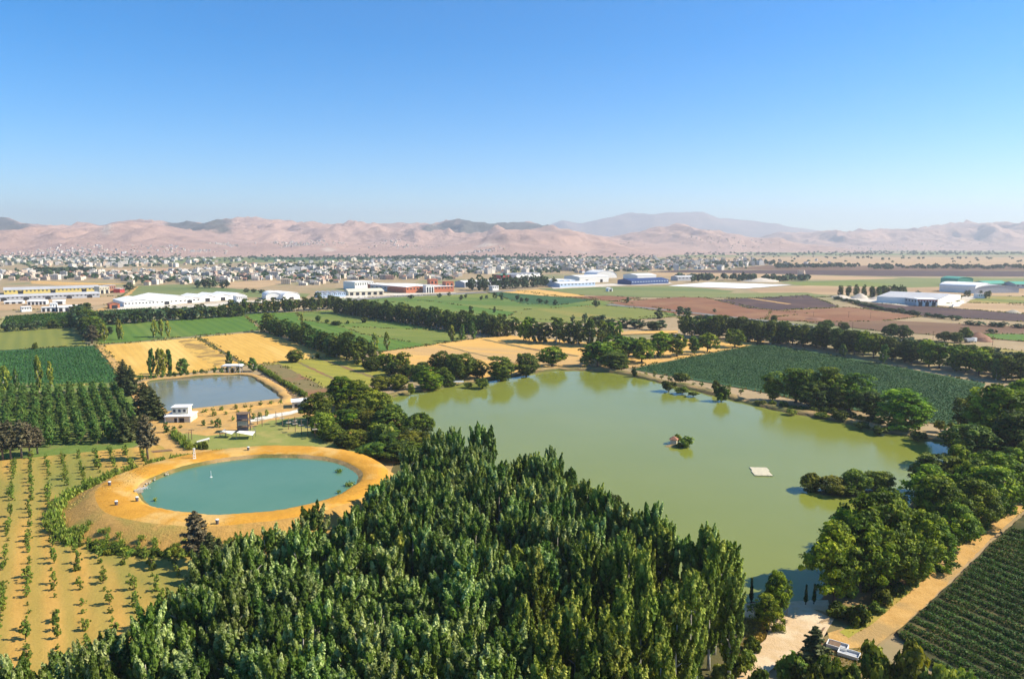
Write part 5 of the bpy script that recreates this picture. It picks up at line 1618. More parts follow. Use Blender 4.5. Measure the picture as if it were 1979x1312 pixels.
shed('white_shed', (112, 603), (136, 602), 18, 4.4, 0.5, 'gable', 'white', 'white_roof', 'long white roofed shed beside the dark red front', along='x', doors=2, cat='shed')
shed('brick_shed', (212, 597), (232, 596), 10, 4.4, 1.4, 'gable', 'brick', 'terracotta', 'brick shed with dark gable beside the big white sheds', doors=1, cat='shed')
shed('white_shed', (240, 594), (300, 591), 50, 4.8, 2.6, 'gable', 'white', 'white_roof', 'big white double gabled shed next to the brick shed', n=1, windows=9, win_mat='dark')
shed('white_shed', (300, 591), (388, 585), 60, 4.6, 4.2, 'gable', 'white', 'white_roof', 'biggest white gabled shed with a wide sloping roof', n=1, windows=10, doors=2, win_mat='dark')
shed('white_shed', (386, 584), (474, 578), 40, 4.6, 2.6, 'gable', 'white', 'white_roof', 'white shed with three sawtooth gables and gate shadows painted dark', n=3, doors=3)  # doors here are dark boxes, the gate shade put into their colour
shed('white_block', (458, 586), (478, 585), 12, 7, 0, 'flat', 'white', 'white_roof', 'small white office cube before the three gabled shed', windows=5, cat='building')
shed('round_shed', (514, 580), (545, 579), 34, 3.6, 4.4, 'arch', 'white', 'white_roof', 'white round roofed hangar near the small golden plot', n=1, doors=1)
shed('round_shed', (547, 580), (580, 578), 34, 3.6, 4.4, 'arch', 'white', 'white_roof', 'second white round roofed hangar beside the pale grey one', n=1, doors=1)
shed('green_house', (620, 576), (668, 574), 20, 5, 1.5, 'gable', 'blue', 'grey_roof', 'long greenish glass hall left of the red factory', n=5, windows=12, cat='greenhouse')
shed('low_hangar', (674, 572), (742, 570), 28, 5, 2.2, 'gable', 'cream', 'cream', 'low cream hangar before the red factory', n=1, along='x', doors=6)
shed('white_block', (686, 560), (722, 558), 26, 10, 0, 'flat', 'white', 'white_roof', 'white office block with pink sign behind the cream hangar', windows=8, cat='building')
shed('red_factory', (785, 567), (822, 565), 90, 7.4, 1.0, 'gable', 'brick', 'white_roof', 'red brick factory front with a wide white roof', n=1, windows=6, cat='factory', win_mat='dark')
shed('factory_hall', (716, 561), (784, 566.5), 60, 6.5, 1.2, 'gable', 'grey_wall', 'white_roof', 'grey sided hall joined behind the red factory front', n=1, along='x', windows=8, cat='factory')
shed('red_factory', (840, 565), (876, 563.5), 24, 7, 0, 'flat', 'brick', 'white_roof', 'red brick wing with square windows beside the white portal', windows=6, cat='factory', win_mat='dark')
shed('red_tower', (862, 563), (877, 562.5), 12, 12, 0, 'flat', 'brick', 'brick', 'red brick tower at the end of the factory wing', windows=2, cat='tower', win_mat='dark')
shed('red_tower', (832, 560), (846, 559.5), 10, 13.5, 0, 'flat', 'brick', 'brick', 'red brick stair tower behind the white portal', windows=2, cat='tower', win_mat='dark')
po = shed('white_portal', (823.5, 566.3), (839, 565.6), 8, 9.5, 0, 'flat', 'white', 'white_roof', 'white arched gate portal between the red factory wings', cat='gate')
for i in range(3):
    x = 2.2 + i * 3.4
    b = MB()
    b.prism([(x - 1.0, 0), (x + 1.0, 0)] + [(x + math.cos(a) * 1.0, 6 + math.sin(a) * 1.2) for a in [q * math.pi / 6 for q in range(7)]], -0.15, 0.05)
    b.build('arch', M['dark'], po)
shed('long_hall', (898, 556), (985, 553), 30, 7, 2.0, 'gable', 'grey_wall', 'white_roof', 'long pale grey hall behind the dark tree belt', along='x', windows=14)
shed('red_hall', (968, 542), (996, 541), 22, 9, 1, 'flat', 'red', 'green_roof', 'dark red hall with a green flank in the town edge', windows=4, cat='factory')
shed('row_hall', (998, 542), (1046, 540), 26, 9, 2.0, 'gable', 'white', 'grey_roof', 'hall with a row of white gables at the town edge', n=6, along='y', doors=6)
shed('blue_shed', (1078, 553), (1112, 551), 30, 6, 2.2, 'arch', 'blue', 'white_roof', 'hall with wavy white roof and blue sides', n=3, doors=2)
shed('blue_shed', (1082, 556), (1150, 553), 26, 5.5, 1.5, 'gable', 'blue', 'white_roof', 'long low hall with pale blue wall and white roof', along='x', windows=10)
shed('white_shed', (1120, 547), (1176, 545), 40, 9, 2, 'gable', 'white', 'white_roof', 'wide white hall behind the pale blue one', along='x', doors=2)
shed('white_dome', (1152, 538), (1192, 537), 40, 4, 9, 'arch', 'white', 'white_roof', 'large white dome roofed hall in the town edge', n=1)
shed('white_shed', (1232, 543), (1268, 542), 40, 9, 2, 'gable', 'white', 'white_roof', 'white roofed hall behind the navy warehouse', along='x')
shed('navy_warehouse', (1220, 551), (1292, 548), 30, 6.0, 2.6, 'gable', 'navy', 'navy', 'long navy blue warehouse with lighter door bays', along='x', doors=0, windows=14, win_mat='blue')
shed('grey_shed', (1310, 543), (1345, 542), 18, 6, 2, 'gable', 'grey_wall', 'grey_roof', 'low grey shed by the far poplars', along='x', windows=5)
shed('meadow_hut', (1176, 564), (1184, 563.7), 6, 4.0, 1.2, 'gable', 'white', 'white_roof', 'tiny white hut alone in the pale meadow', doors=1, cat='hut')
shed('meadow_house', (952, 562), (964, 561.5), 9, 6, 0, 'flat', 'white', 'white_roof', 'small white house in front of the dark tree belt', windows=3, cat='house')
ar = shed('arched_warehouse', (1838, 563), (1884, 567), 60, 4.5, 5.0, 'arch', 'grey_wall', 'grey_roof', 'large arched grey warehouse with white end on the far plain', along='x')
shed('white_annex', (1884, 567), (1912, 564), 40, 8, 4, 'arch', 'white', 'white_roof', 'white gabled end hall joined to the arched warehouse', n=1)
shed('green_warehouse', (1850, 552), (1880, 551.5), 30, 8, 4, 'arch', 'green_roof', 'green_roof', 'green arched hall behind the arched grey warehouse', n=1)
shed('green_warehouse', (1908, 557), (1950, 556), 26, 6, 3, 'gable', 'green_roof', 'green_roof', 'green roofed hall with pale wall beyond the white annex', along='x', windows=5)
shed('green_warehouse', (1962, 558), (2010, 558), 26, 6, 3, 'gable', 'grey_wall', 'green_roof', 'grey walled hall with green roof beside the green one', along='x', windows=5)
shed('white_warehouse', (1812, 591), (1856, 580), 55, 6.2, 3.0, 'gable', 'white', 'grey_roof', 'large white warehouse with pale roof beside the gravel yard', n=1, windows=0)
of = shed('warehouse_office', (1772, 592), (1811, 593), 22, 6.8, 0, 'flat', 'white', 'white_roof', 'office front with red band and dark glazing on the white warehouse', windows=7, doors=3, cat='building', strip='red')
shed('grey_annex', (1748, 588), (1772, 591.5), 18, 6.5, 0, 'flat', 'grey_wall', 'grey_roof', 'grey annex beside the red banded office', windows=4, cat='building')
shed('yard_house', (1890, 577), (1904, 577), 8, 5, 0, 'flat', 'white', 'grey_roof', 'small white house among trees behind the warehouse drive', windows=3, cat='house')
shed('yard_wall', (1842, 594), (1862, 586), 1.0, 2.4, 0, 'flat', 'white', 'white', 'white boundary wall at the warehouse drive', cat='wall')


def heap(name, px, py, w, h, mat, label):
    p = G(px, py)
    n, m = 14, 5
    V, Q = [], []
    for k in range(m + 1):
        t = k / m
        for i in range(n):
            a = 2 * math.pi * i / n
            r = w / 2 * (1 - t) ** 0.8 * R.uniform(0.85, 1.12) + 0.05
            V.append((math.cos(a) * r, math.sin(a) * r * 0.8, h * t ** 0.9 * R.uniform(0.9, 1.05) - 0.1 * (k == 0)))
    for k in range(m):
        for i in range(n):
            j = (i + 1) % n
            Q.append((k * n + i, k * n + j, (k + 1) * n + j, (k + 1) * n + i))
    return tag(link(name, mesh_quads(name, V, Q, mat), None, p), label, 'heap')


heap('gravel_heap', 1662, 577, 20, 6, M['sandheap'], 'tall grey gravel heap on the works yard')
heap('gravel_heap', 1692, 579, 16, 3.2, M['sandheap'], 'low grey gravel heap beside the tall one')
heap('gravel_heap', 1625, 575, 22, 3.0, M['sandheap'], 'flat whitish gravel heap at the yard edge')
heap('gravel_heap', 1470, 544, 60, 6, M['sandheap'], 'long white sand heap near the far sheds')
heap('earth_heap', 1890, 655, 16, 4.5, M['earthheap'], 'reddish earth heap by the country road')
heap('earth_heap', 1902, 660, 10, 2.5, M['earthheap'], 'small orange earth heap next to the reddish one')
heap('rubble_heap', 1958, 605, 14, 3.0, M['stone'], 'pale rubble heap on the sandy plot')
heap('sand_heap', 1575, 618, 18, 2.0, M['earthheap'], 'orange sand heap on the bare field')

# a tipper truck working by the earth heap
tp = G(1874, 662)
tr = empty('tipper_truck', tp, 0.3, 'white tipper truck working beside the reddish earth heap', 'truck')
MB().box(2.4, 4.4, -1.15, 1.15, 0.7, 2.9).build('cab', M['white'], tr)
MB().prism([(-3.2, 1.1), (2.2, 1.1), (2.2, 2.6), (-3.6, 2.6)], -1.2, 1.2).build('tipper_bed', M['grey_wall'], tr)
MB().box(-3.2, 4.3, -0.5, 0.5, 0.6, 1.0).build('chassis', M['steel'], tr)
MB().box(4.38, 4.44, -1.0, 1.0, 1.8, 2.6).build('windscreen', M['glass'], tr)
for x in (-2.4, -1.1, 3.2):
    for s in (-1, 1):
        MB().tube([(x, s * 1.0, 0.5), (x, s * 1.25, 0.5)], [0.5, 0.5], 10).build('wheel', M['rubber'], tr)
        MB().tube([(x, s * 1.255, 0.5), (x, s * 1.29, 0.5)], [0.22, 0.22], 8).build('hub', M['grey_wall'], tr.children[-1])

# ------------------------------------------------------------------ the town
def house_mesh(name, w, d, h, style, wallm):
    b = MB()
    b.box(-w / 2, w / 2, -d / 2, d / 2, -0.5, h)
    st = int(h / 3.2)
    for k in range(st):
        z = k * 3.2 + 1.0
        nx = max(2, int(w / 3.2))
        for i in range(nx):
            x = -w / 2 + w * (i + 0.5) / nx
            b.face([(x - .6, -d / 2 - .02, z), (x + .6, -d / 2 - .02, z), (x + .6, -d / 2 - .02, z + 1.4), (x - .6, -d / 2 - .02, z + 1.4)], 1)
        b.box(-w / 2 - .05, w / 2 + .05, -d / 2 - 0.9, -d / 2 - .03, k * 3.2 + 3.0, k * 3.2 + 3.15)
    if style == 0:
        for x0, x1, y0, y1 in ((-w / 2, w / 2, -d / 2, -d / 2 + .25), (-w / 2, w / 2, d / 2 - .25, d / 2), (-w / 2, -w / 2 + .25, -d / 2 + .25, d / 2 - .25), (w / 2 - .25, w / 2, -d / 2 + .25, d / 2 - .25)):
            b.box(x0, x1, y0, y1, h + .003, h + 0.9)
        b.box(-w * .15, w * .2, 0, d * .3, h + .003, h + 2.4)
    elif style == 1:
        b.face([(-w / 2 - .4, -d / 2 - .4, h + .02), (w / 2 + .4, -d / 2 - .4, h + .02), (w * .2, 0, h + 2.6), (-w * .2, 0, h + 2.6)], 2)
        b.face([(w / 2 + .4, d / 2 + .4, h + .02), (-w / 2 - .4, d / 2 + .4, h + .02), (-w * .2, 0, h + 2.6), (w * .2, 0, h + 2.6)], 2)
        b.face([(w / 2 + .4, -d / 2 - .4, h + .02), (w / 2 + .4, d / 2 + .4, h + .02), (w * .2, 0, h + 2.6)], 2)
        b.face([(-w / 2 - .4, d / 2 + .4, h + .02), (-w / 2 - .4, -d / 2 - .4, h + .02), (-w * .2, 0, h + 2.6)], 2)
    else:
        b.box(-w * .5, w * .05, -d * .5, d * .5, h + .003, h + 3.1)
        b.box(w * .1, w * .3, d * .1, d * .35, h + .003, h + 1.6)
    return b


HV = []
for i, (w, d, h, s) in enumerate([(12, 10, 6.4, 0), (14, 11, 9.6, 0), (10, 9, 3.4, 2), (16, 12, 9.6, 2), (11, 10, 6.4, 1), (18, 12, 12.8, 0), (13, 13, 6.4, 2), (20, 12, 6.4, 0)]):
    HV.append((house_mesh('h', w, d, h, s, None), s))
HM = [b.mesh('town_house', [M['town'], M['glass'], M['terracotta'] if s == 1 else M['town']]) for b, s in HV]


def town_density(px, py):
    """how built-up the plain is seen from above, by direction and distance"""
    d = 0.0
    d += 1.0 * math.exp(-((px - 640) / 230) ** 2 - ((py - 533) / 14) ** 2)
    d += 1.0 * math.exp(-((px - 820) / 230) ** 2 - ((py - 524) / 11) ** 2)
    d += 0.9 * math.exp(-((px - 1080) / 240) ** 2 - ((py - 515) / 9) ** 2)
    d += 0.8 * math.exp(-((px - 350) / 200) ** 2 - ((py - 535) / 11) ** 2)
    d += 0.55 * math.exp(-((px - 80) / 160) ** 2 - ((py - 543) / 10) ** 2)
    d += 0.55 * math.exp(-((px - 170) / 150) ** 2 - ((py - 506) / 8) ** 2)
    d += 0.30 * math.exp(-((px - 1400) / 130) ** 2 - ((py - 514) / 8) ** 2)
    return d


blocked = [([tuple(p) for p in pts]) for nm, pts, mt, lb in FIELDS if nm in ('tan_field', 'yellow_field', 'dark_field', 'green_field', 'brown_field') and min(q[1] for q in pts) > 511 and max(q[1] for q in pts) < 590]
blocked += [[(-60, 545), (240, 540), (240, 600), (-60, 610)], [(660, 541), (900, 541), (900, 580), (660, 580)], [(890, 530), (1300, 528), (1300, 560), (890, 565)], [(500, 555), (700, 552), (700, 580), (500, 582)], [(220, 552), (600, 552), (600, 600), (220, 600)]]


def is_blocked(px, py):
    return any(inside(b, np.array([px]), np.array([py]))[0] for b in blocked)


pts_t = []
tries = 0
while len(pts_t) < 2600 and tries < 60000:
    tries += 1
    py = 470 + 1 / R.uniform(1 / 92.0, 1 / 26.0)
    px = R.uniform(-60, 2040)
    if R.random() > town_density(px, py) * 1.1 or is_blocked(px, py):
        continue
    p = G(px, py)
    if hill_h(np.array([p.x]), np.array([p.y]))[0] > 4:
        continue
    pts_t.append((p.y, p, px, py))
pts_t.sort(key=lambda t: t[0])
acc = []
cell = {}
for y, p, px, py in pts_t:
    k = (int(p.x // 15), int(p.y // 15))
    if k in cell:
        continue
    cell[k] = 1
    acc.append((p, px, py))
print('HOUSES', len(acc))
for p, px, py in acc[:300]:
    o = link('town_house', R.choice(HM), None, p)
    o.rotation_euler = (0, 0, R.choice([0.0, 0.15, -0.2, 0.35, 1.6]) + R.uniform(-.1, .1))
    s = R.uniform(0.5, 0.85)
    o.scale = (s, s, R.uniform(0.5, 0.8))
    tag(o, 'small pale flat or hip roofed house in the town on the plain', 'house', 'houses of the town')


def mass_houses(name, items, label, mats):
    V, Fc, mi = [], [], []
    for p, sc, rz in items:
        b, s = R.choice(HV)
        n = len(V)
        c, q = math.cos(rz) * sc, math.sin(rz) * sc
        V += [(p[0] + x * c - y * q, p[1] + x * q + y * c, p[2] + z * sc) for x, y, z in b.v]
        Fc += [tuple(n + i for i in f) for f in b.f]
        wm = R.choice([0, 0, 2, 3, 4])
        mi += [wm if m == 0 else (1 if m == 1 else 5) for m in b.m]
    me = bpy.data.meshes.new(name)
    me.from_pydata(V, [], Fc)
    for m in mats:
        me.materials.append(m)
    me.polygons.foreach_set('material_index', mi)
    me.update()
    return tag(link(name, me), label, 'houses', kind='stuff')


M['far_wall'] = pmat('far_town_walls', (0.66, 0.60, 0.52), 0.9, 0.25, 0.01)
M['far_wall2'] = pmat('far_town_beige_walls', (0.55, 0.43, 0.33), 0.9, 0.25, 0.01)
HMATS = [M['far_wall'], M['glass'], M['far_wall2'], M['stone'], M['grey_roof'], M['terracotta']]
mass_houses('far_town', [((p.x, p.y, 0), R.uniform(0.55, 0.9), R.uniform(0, 6)) for p, px, py in acc[300:]], 'mass of far town houses below the hills', HMATS)
# villages on the lower slopes
hv = []
for cpx, cy, wpx, wy, k in ((560, 4050, 45, 220, 110), (440, 3900, 30, 130, 55), (620, 4350, 70, 260, 55), (360, 3500, 80, 120, 70), (770, 4250, 70, 240, 70), (930, 3500, 60, 80, 40), (130, 3350, 130, 260, 190), (1180, 4800, 60, 160, 40), (1560, 6200, 160, 260, 120), (1800, 6500, 220, 260, 90), (1400, 5200, 90, 160, 60)):
    for i in range(k):
        y = cy + R.gauss(0, wy * 0.5)
        px = cpx + R.gauss(0, wpx * 0.5)
        x = (px - 989.5) / F * y
        z = float(hill_h(np.array([x]), np.array([y]))[0])
        hv.append(((x, y, max(0, z) - 0.5), R.uniform(0.4, 0.7), R.uniform(0, 6)))
mass_houses('hill_villages', hv, 'villages scattered over the lower hill slopes', HMATS)


def mass_trees(name, items, label, mat):
    C, N, S, T = [], [], [], []
    for (x, y, z), h, w in items:
        k = 22
        d = sphere_dirs(k)
        d[:, 2] = abs(d[:, 2]) * 1.0 - 0.15
        C.append(np.array([x, y, z + h * 0.45]) + d * np.array([w / 2, w / 2, h * 0.55]) * NP.uniform(0.6, 1.0, (k, 1)))
        N.append(d + NP.normal(size=(k, 3)) * 0.4)
        S.append(np.full(k, 0.42 * w) * NP.uniform(0.7, 1.3, k))
        T.append(np.clip(NP.random(k) * 0.6 + R.uniform(0, .4), 0, 1))
    return tag(link(name, leaf_mesh(name, np.concatenate(C), np.concatenate(N), np.concatenate(S), mat, 1.2, np.concatenate(T))), label, 'trees', kind='stuff')


tt = []
tries = 0
while len(tt) < 2600 and tries < 50000:
    tries += 1
    py = 470 + 1 / R.uniform(1 / 84.0, 1 / 26.0)
    px = R.uniform(-60, 2040)
    dn = town_density(px, py) * 0.8 + 0.015 + 0.9 * math.exp(-((px - 880) / 330) ** 2 - ((py - 500) / 4) ** 2) + 0.5 * math.exp(-((px - 160) / 160) ** 2 - ((py - 503) / 7) ** 2)
    if R.random() > dn or is_blocked(px, py):
        continue
    p = G(px, py)
    z = float(hill_h(np.array([p.x]), np.array([p.y]))[0])
    tt.append(((p.x, p.y, max(0, z)), R.uniform(5, 10), R.uniform(6, 13)))
mass_trees('town_trees', tt, 'dark trees scattered between the far town houses', M['leaf_far'])
tt = []
for px0, px1, py0, py1, k in ((1320, 1700, 490, 494, 120), (1650, 2050, 489, 493, 200), (1500, 1660, 516, 519, 70), (1680, 2050, 517, 521, 110), (70, 185, 526, 528, 90), (1380, 1500, 508, 513, 50), (1560, 2000, 500, 502, 14), (1300, 1420, 540, 543, 25), (1430, 1560, 541, 544, 30), (520, 640, 516, 522, 80), (760, 1060, 498, 503, 200), (1560, 1920, 486, 489, 100)):
    for i in range(k):
        p = G(R.uniform(px0, px1), R.uniform(py0, py1))
        tt.append(((p.x, p.y, 0), R.uniform(7, 13), R.uniform(8, 16)))
mass_trees('plain_trees', tt, 'lines of dark trees across the far plain', M['leaf_far'])
trees('town_tree', 'tall dark tree at the edge of the town meadow', 'tall trees at the town meadow', [('far', 383, 556, 541, 12), ('far', 396, 557, 538, 14), ('far', 405, 557, 537, 15), ('far', 414, 556, 541, 12), ('far', 430, 558, 541, 10), ('far', 438, 556, 540, 9), ('far', 475, 565, 557, 10), ('far', 490, 566, 558, 10), ('far', 505, 567, 559, 12), ('far', 615, 578, 563, 10), ('far', 240, 563, 555, 14), ('far', 252, 560, 546, 16), ('far', 1350, 545, 528, 8), ('far', 1342, 545, 530, 8), ('far', 1338, 546, 532, 7)])

# ------------------------------------------------------------------ park between the ponds
hA, hB = G(320, 819), G(369, 818)
hw = (hB - hA).length
ho = empty('park_house', hA, math.atan2((hB - hA).y, (hB - hA).x), 'cream two storey house with white roofs beside the square pond', 'house')
wl_ = MB()
wl_.box(0, hw, 0, 6.5, -0.3, 2.4)
lw = wl_.build('ground_storey', M['cream'], ho)
MB().box(hw * 0.16, hw * 0.80, 2.6, 6.3, 2.63, 4.9).build('upper_storey', M['cream'], ho)
MB().box(-0.3, hw + 0.3, -0.6, 6.8, 2.41, 2.62).build('terrace_slab', M['white'], ho)
MB().box(hw * 0.12, hw * 0.84, 2.2, 6.7, 4.91, 5.15).build('roof', M['white_roof'], ho)
for x0, x1 in ((hw * .35, hw * .47), (hw * .55, hw * .74)):
    dr_ = MB().box(x0, x1, -0.06, 0.1, 0.1, 1.9).build('door', M['dark'], ho)
    MB().box(x1 - .15, x1 - .08, -.12, -.065, .95, 1.1).build('handle', M['steel'], dr_)
for i in range(3):
    x = hw * (0.26 + 0.2 * i)
    wn_ = MB().box(x - .45, x + .45, 2.54, 2.7, 3.3, 4.3).build('window', M['glass'], ho)
    fb = MB().box(x - .55, x - .46, 2.5, 2.72, 3.2, 4.4).box(x + .46, x + .55, 2.5, 2.72, 3.2, 4.4).box(x - .455, x + .455, 2.5, 2.72, 3.2, 3.29).box(x - .455, x + .455, 2.5, 2.72, 4.31, 4.4)
    fb.build('frame', M['white'], wn_)
for x in (0.1, hw * 0.5, hw - 0.1):
    MB().box(x - .1, x + .1, -0.55, -0.35, -0.2, 2.40).build('post', M['white'], ho)
for i in range(9):
    x = i * hw / 8
    MB().box(x - .03, x + .03, -0.5, -0.44, 2.63, 3.4).build('railing_post', M['white'], ho)
MB().box(0, hw, -0.5, -0.44, 3.41, 3.47).build('handrail', M['white'], ho)


def cabin(name, a, b, dep, h, label):
    A, B = G(*a), G(*b)
    w = (B - A).length
    e = empty(name, A, math.atan2((B - A).y, (B - A).x), label, 'cabin')
    MB().box(0, w, 0, dep, -0.3, h).build('wall', M['cream'], e)
    MB().prism([(-0.4, h + 0.01), (w + 0.4, h + 0.01), (w + 0.4, h + 0.35), (-0.4, h + 0.2)], -0.5, dep + 0.5).build('roof', M['white_roof'], e)
    MB().box(w * .15, w * .35, -0.06, 0.1, 0, 1.9).build('door', M['dark'], e)
    for x in (w * .5, w * .78):
        MB().box(x - .5, x + .5, -0.06, 0.1, 0.9, 1.8).build('window', M['glass'], e)
    return e


cabin('white_cabin', (565, 791), (595, 789), 5, 2.6, 'small cabin with a flat white roof at the hedge end')
# open lakeside pavilion behind the square pond
pv = G(447, 722)
pe = empty('pavilion', pv, 0.05, 'white roofed open pavilion on the far bank of the square pond', 'pavilion')
for x in (-4, -1.3, 1.3, 4):
    for y in (0, 3.4):
        MB().box(x - .1, x + .1, y - .1, y + .1, 0, 3.4).build('post', M['white'], pe)
MB().prism([(-5, 3.41), (5, 3.41), (4, 3.9), (-4, 3.9)], -0.8, 4.2).build('roof', M['white_roof'], pe)

# climbing tower
tw = G(472, 836)
te = empty('climbing_tower', tw, 0.12, 'dark panelled climbing tower on the lawn', 'tower')
for x in (-1.6, 1.6):
    for y in (-1.5, 1.5):
        MB().box(x - .12, x + .12, y - .12, y + .12, 0, 6.6).build('post', M['steel'], te)
for z in (0.2, 2.3, 4.4):
    MB().box(-1.75, -1.5, -1.36, 1.36, z, z + 1.9).build('panel', M['tower'], te)
    MB().box(-1.46, 1.46, -1.7, -1.56, z + (0.4 if z > 2 else 0), z + 1.9).build('panel', M['tower'] if z != 2.3 else M['stone'], te)
for z in (2.12, 4.22, 6.3):
    MB().box(-1.9, 1.9, -1.8, 1.8, z, z + .15).build('deck', M['wood'], te)
b = MB()
for k in range(8):
    b.box(1.75 + k * .22, 1.97 + k * .22, -0.5, 0.5, 4.0 - k * .5, 4.08 - k * .5)
b.build('stair', M['steel'], te)
MB().box(-1.9, 1.9, -1.85, -1.79, 6.9, 7.0).build('handrail', M['steel'], te)


def canopy(px, py, w, d, h, tilt, label, rz=0.0):
    p = G(px, py)
    e = empty('shade_canopy', p, rz, label, 'canopy')
    n = 6
    V, Q = [], []
    for i in range(n + 1):
        for j in range(n + 1):
            u_, v_ = i / n * 2 - 1, j / n * 2 - 1
            V.append((u_ * w / 2, v_ * d / 2, h + tilt * u_ - 0.25 * (1 - u_ * u_) * (1 - v_ * v_) + 0.2 * u_ * v_))
    for i in range(n):
        for j in range(n):
            a = i * (n + 1) + j
            Q.append((a, a + n + 1, a + n + 2, a + 1))
    o = link('sail', mesh_quads('sail', V, Q, M['canvas'], smooth=True), e)
    for sx in (-1, 1):
        for sy in (-1, 1):
            MB().tube([(sx * w / 2, sy * d / 2, 0), (sx * w / 2, sy * d / 2, h + tilt * sx + 0.2 * sx * sy + .05)], [.06, .06], 6).build('pole', M['steel'], e)
    return e


canopy(476, 849, 4.8, 3.6, 2.2, -0.35, 'large white shade sail before the climbing tower', 0.1)
canopy(443, 847, 3.2, 2.6, 2.1, -0.2, 'small white shade sail beside the larger one', -0.1)
canopy(431, 847, 1.6, 1.4, 2.3, 0.3, 'tiny peaked white shade sail beside the small one', 0.5)
# overturned boat-like platform on the sandy ground
bo = G(393, 858)
be = empty('white_platform', bo, 0.5, 'tilted white sunshade board over a dark table on the lawn', 'sunshade')
MB().prism([(-1.8, 0.9), (1.8, 1.5), (1.8, 1.6), (-1.8, 1.0)], -0.8, 0.8).build('board', M['canvas'], be)
for x, z in ((-1.5, .93), (1.5, 1.42)):
    for y in (-.6, .6):
        MB().tube([(x, y, 0), (x, y, z)], [.05, .05], 5).build('leg', M['steel'], be)
# ropes course poles
ropes = [(507, 826, 806), (534, 822, 800), (546, 826, 802), (558, 832, 812), (571, 838, 812), (583, 842, 814), (595, 846, 818), (609, 850, 822), (498, 822, 808), (570, 826, 810)]
prev = None
for i, (px, pb, pt) in enumerate(ropes):
    p = G(px, pb)
    h = height_to(p, pt) + 0.8
    e = empty('ropes_course_pole', p, 0.4, 'tall dark pole with a small platform in the ropes course on the lawn', 'pole', 'ropes course poles on the lawn')
    MB().tube([(0, 0, -0.3), (0, 0, h)], [.12, .09], 7).build('shaft', M['wood'], e)
    MB().box(-.75, .75, -.6, .6, h * .62, h * .62 + .1).build('platform', M['stone'], e)
    MB().tube([(0, 0, h * .9), (1.3, 0.5, h * .9)], [.03, .03], 5).build('cross_bar', M['steel'], e)
for a, b_ in ((3, 4), (4, 5), (5, 6), (6, 7)):
    p, q = G(ropes[a][0], ropes[a][1]), G(ropes[b_][0], ropes[b_][1])
    o = MB().tube([(p.x, p.y, 3.6), ((p.x + q.x) / 2, (p.y + q.y) / 2, 3.3), (q.x, q.y, 3.6)], [.05] * 3, 5).build('rope_bridge', M['wood_pale'])
    tag(o, 'thin rope bridge slung between two ropes course poles', 'rope', 'rope bridges of the ropes course')
# utility poles
for px, pb, pt, lab in ((365, 850, 835, 'thin dark utility pole behind the tilted sunshade'), (371, 852, 830, 'taller dark utility pole behind the tilted sunshade'), (1647, 645, 622, 'thin pole between the brown fields'), (1803, 656, 640, 'thin pole beside the country road'), (1918, 668, 648, 'thin pole near the bright green plot'), (1640, 614, 602, 'lamp pole on the reddish bare field'), (1682, 616, 604, 'yellowish lamp pole on the reddish bare field'), (1572, 612, 603, 'short lamp pole by the orange sand heap')):
    p = G(px, pb)
    h = height_to(p, pt)
    e = empty('utility_pole', p, 0.2, lab, 'pole')
    MB().tube([(0, 0, -.3), (0, 0, h)], [.14, .10], 6).build('shaft', M['wood'], e)
    MB().box(-.9, .9, -.06, .06, h * .93, h * .93 + .12).build('cross_arm', M['wood'], e)
# terraces of logs by the pond corners
for i in range(9):
    t = i / 8
    p = G(300 + 30 * t, 874 + 4 * t, 0.2)
    p = Vector((G(302, 868).x + 0.55 * i * 0.9, G(302, 868).y - 0.9 * i * 0.55, 0.12 + .05 * i))
    o = MB().tube([(-2.4, -1.0, 0), (2.4, 0.9, 0)], [.15, .15], 6).build('terrace_log', M['wood'])
    o.location = p
    tag(o, 'dark log edging a terrace step beside the embankment corner', 'log', 'terrace logs at the embankment corner')
for i in range(16):
    t = i / 15
    a = G(498 + 66 * t, 728 + 44 * t)
    o = MB().box(-2.6, 2.6, -.18, .18, 0, .3).build('terrace_beam', M['wood'])
    o.location = (a.x, a.y, 0.55)
    o.rotation_euler = (0, 0, 0.15)
    tag(o, 'dark timber step on the terraced slope beside the square pond', 'beam', 'timber steps beside the square pond')

# ------------------------------------------------------------------ round pond furniture
mp_ = G(376, 888, WZ + .8)
ms = empty('pump_mast', mp_, 0.2, 'white lattice pump mast on the embankment rim', 'mast')
ms.scale = (.7, .7, .75)
for x in (-.5, .5):
    for y in (-.5, .5):
        MB().tube([(x, y, -.5), (x * .4, y * .4, 3.6)], [.06, .05], 5).build('leg', M['white'], ms)
for k in range(4):
    z = .4 + k * .9
    s = .5 * (1 - .6 * z / 3.6)
    MB().box(-s, s, -s, s, z, z + .08).build('brace', M['white'], ms)
MB().box(-.35, .35, -.35, .35, 3.6, 4.1).build('head', M['white'], ms)
ip = G(268, 950, WZ + .6)
ie = empty('inlet_works', ip, 0.6, 'pale concrete inlet with white pipes at the teal pond edge', 'inlet')
ie.scale = (.75, .75, .75)
MB().box(-1.2, 1.2, -.6, .6, -.3, .7).build('basin', M['stone'], ie)
for k in range(3):
    MB().tube([(-1 + k, 0, .5), (.6 + k * 1.1, .9, .9), (2.2 + k * .6, 1.2, .1)], [.10] * 3, 6).build('pipe', M['grey_wall'], ie)
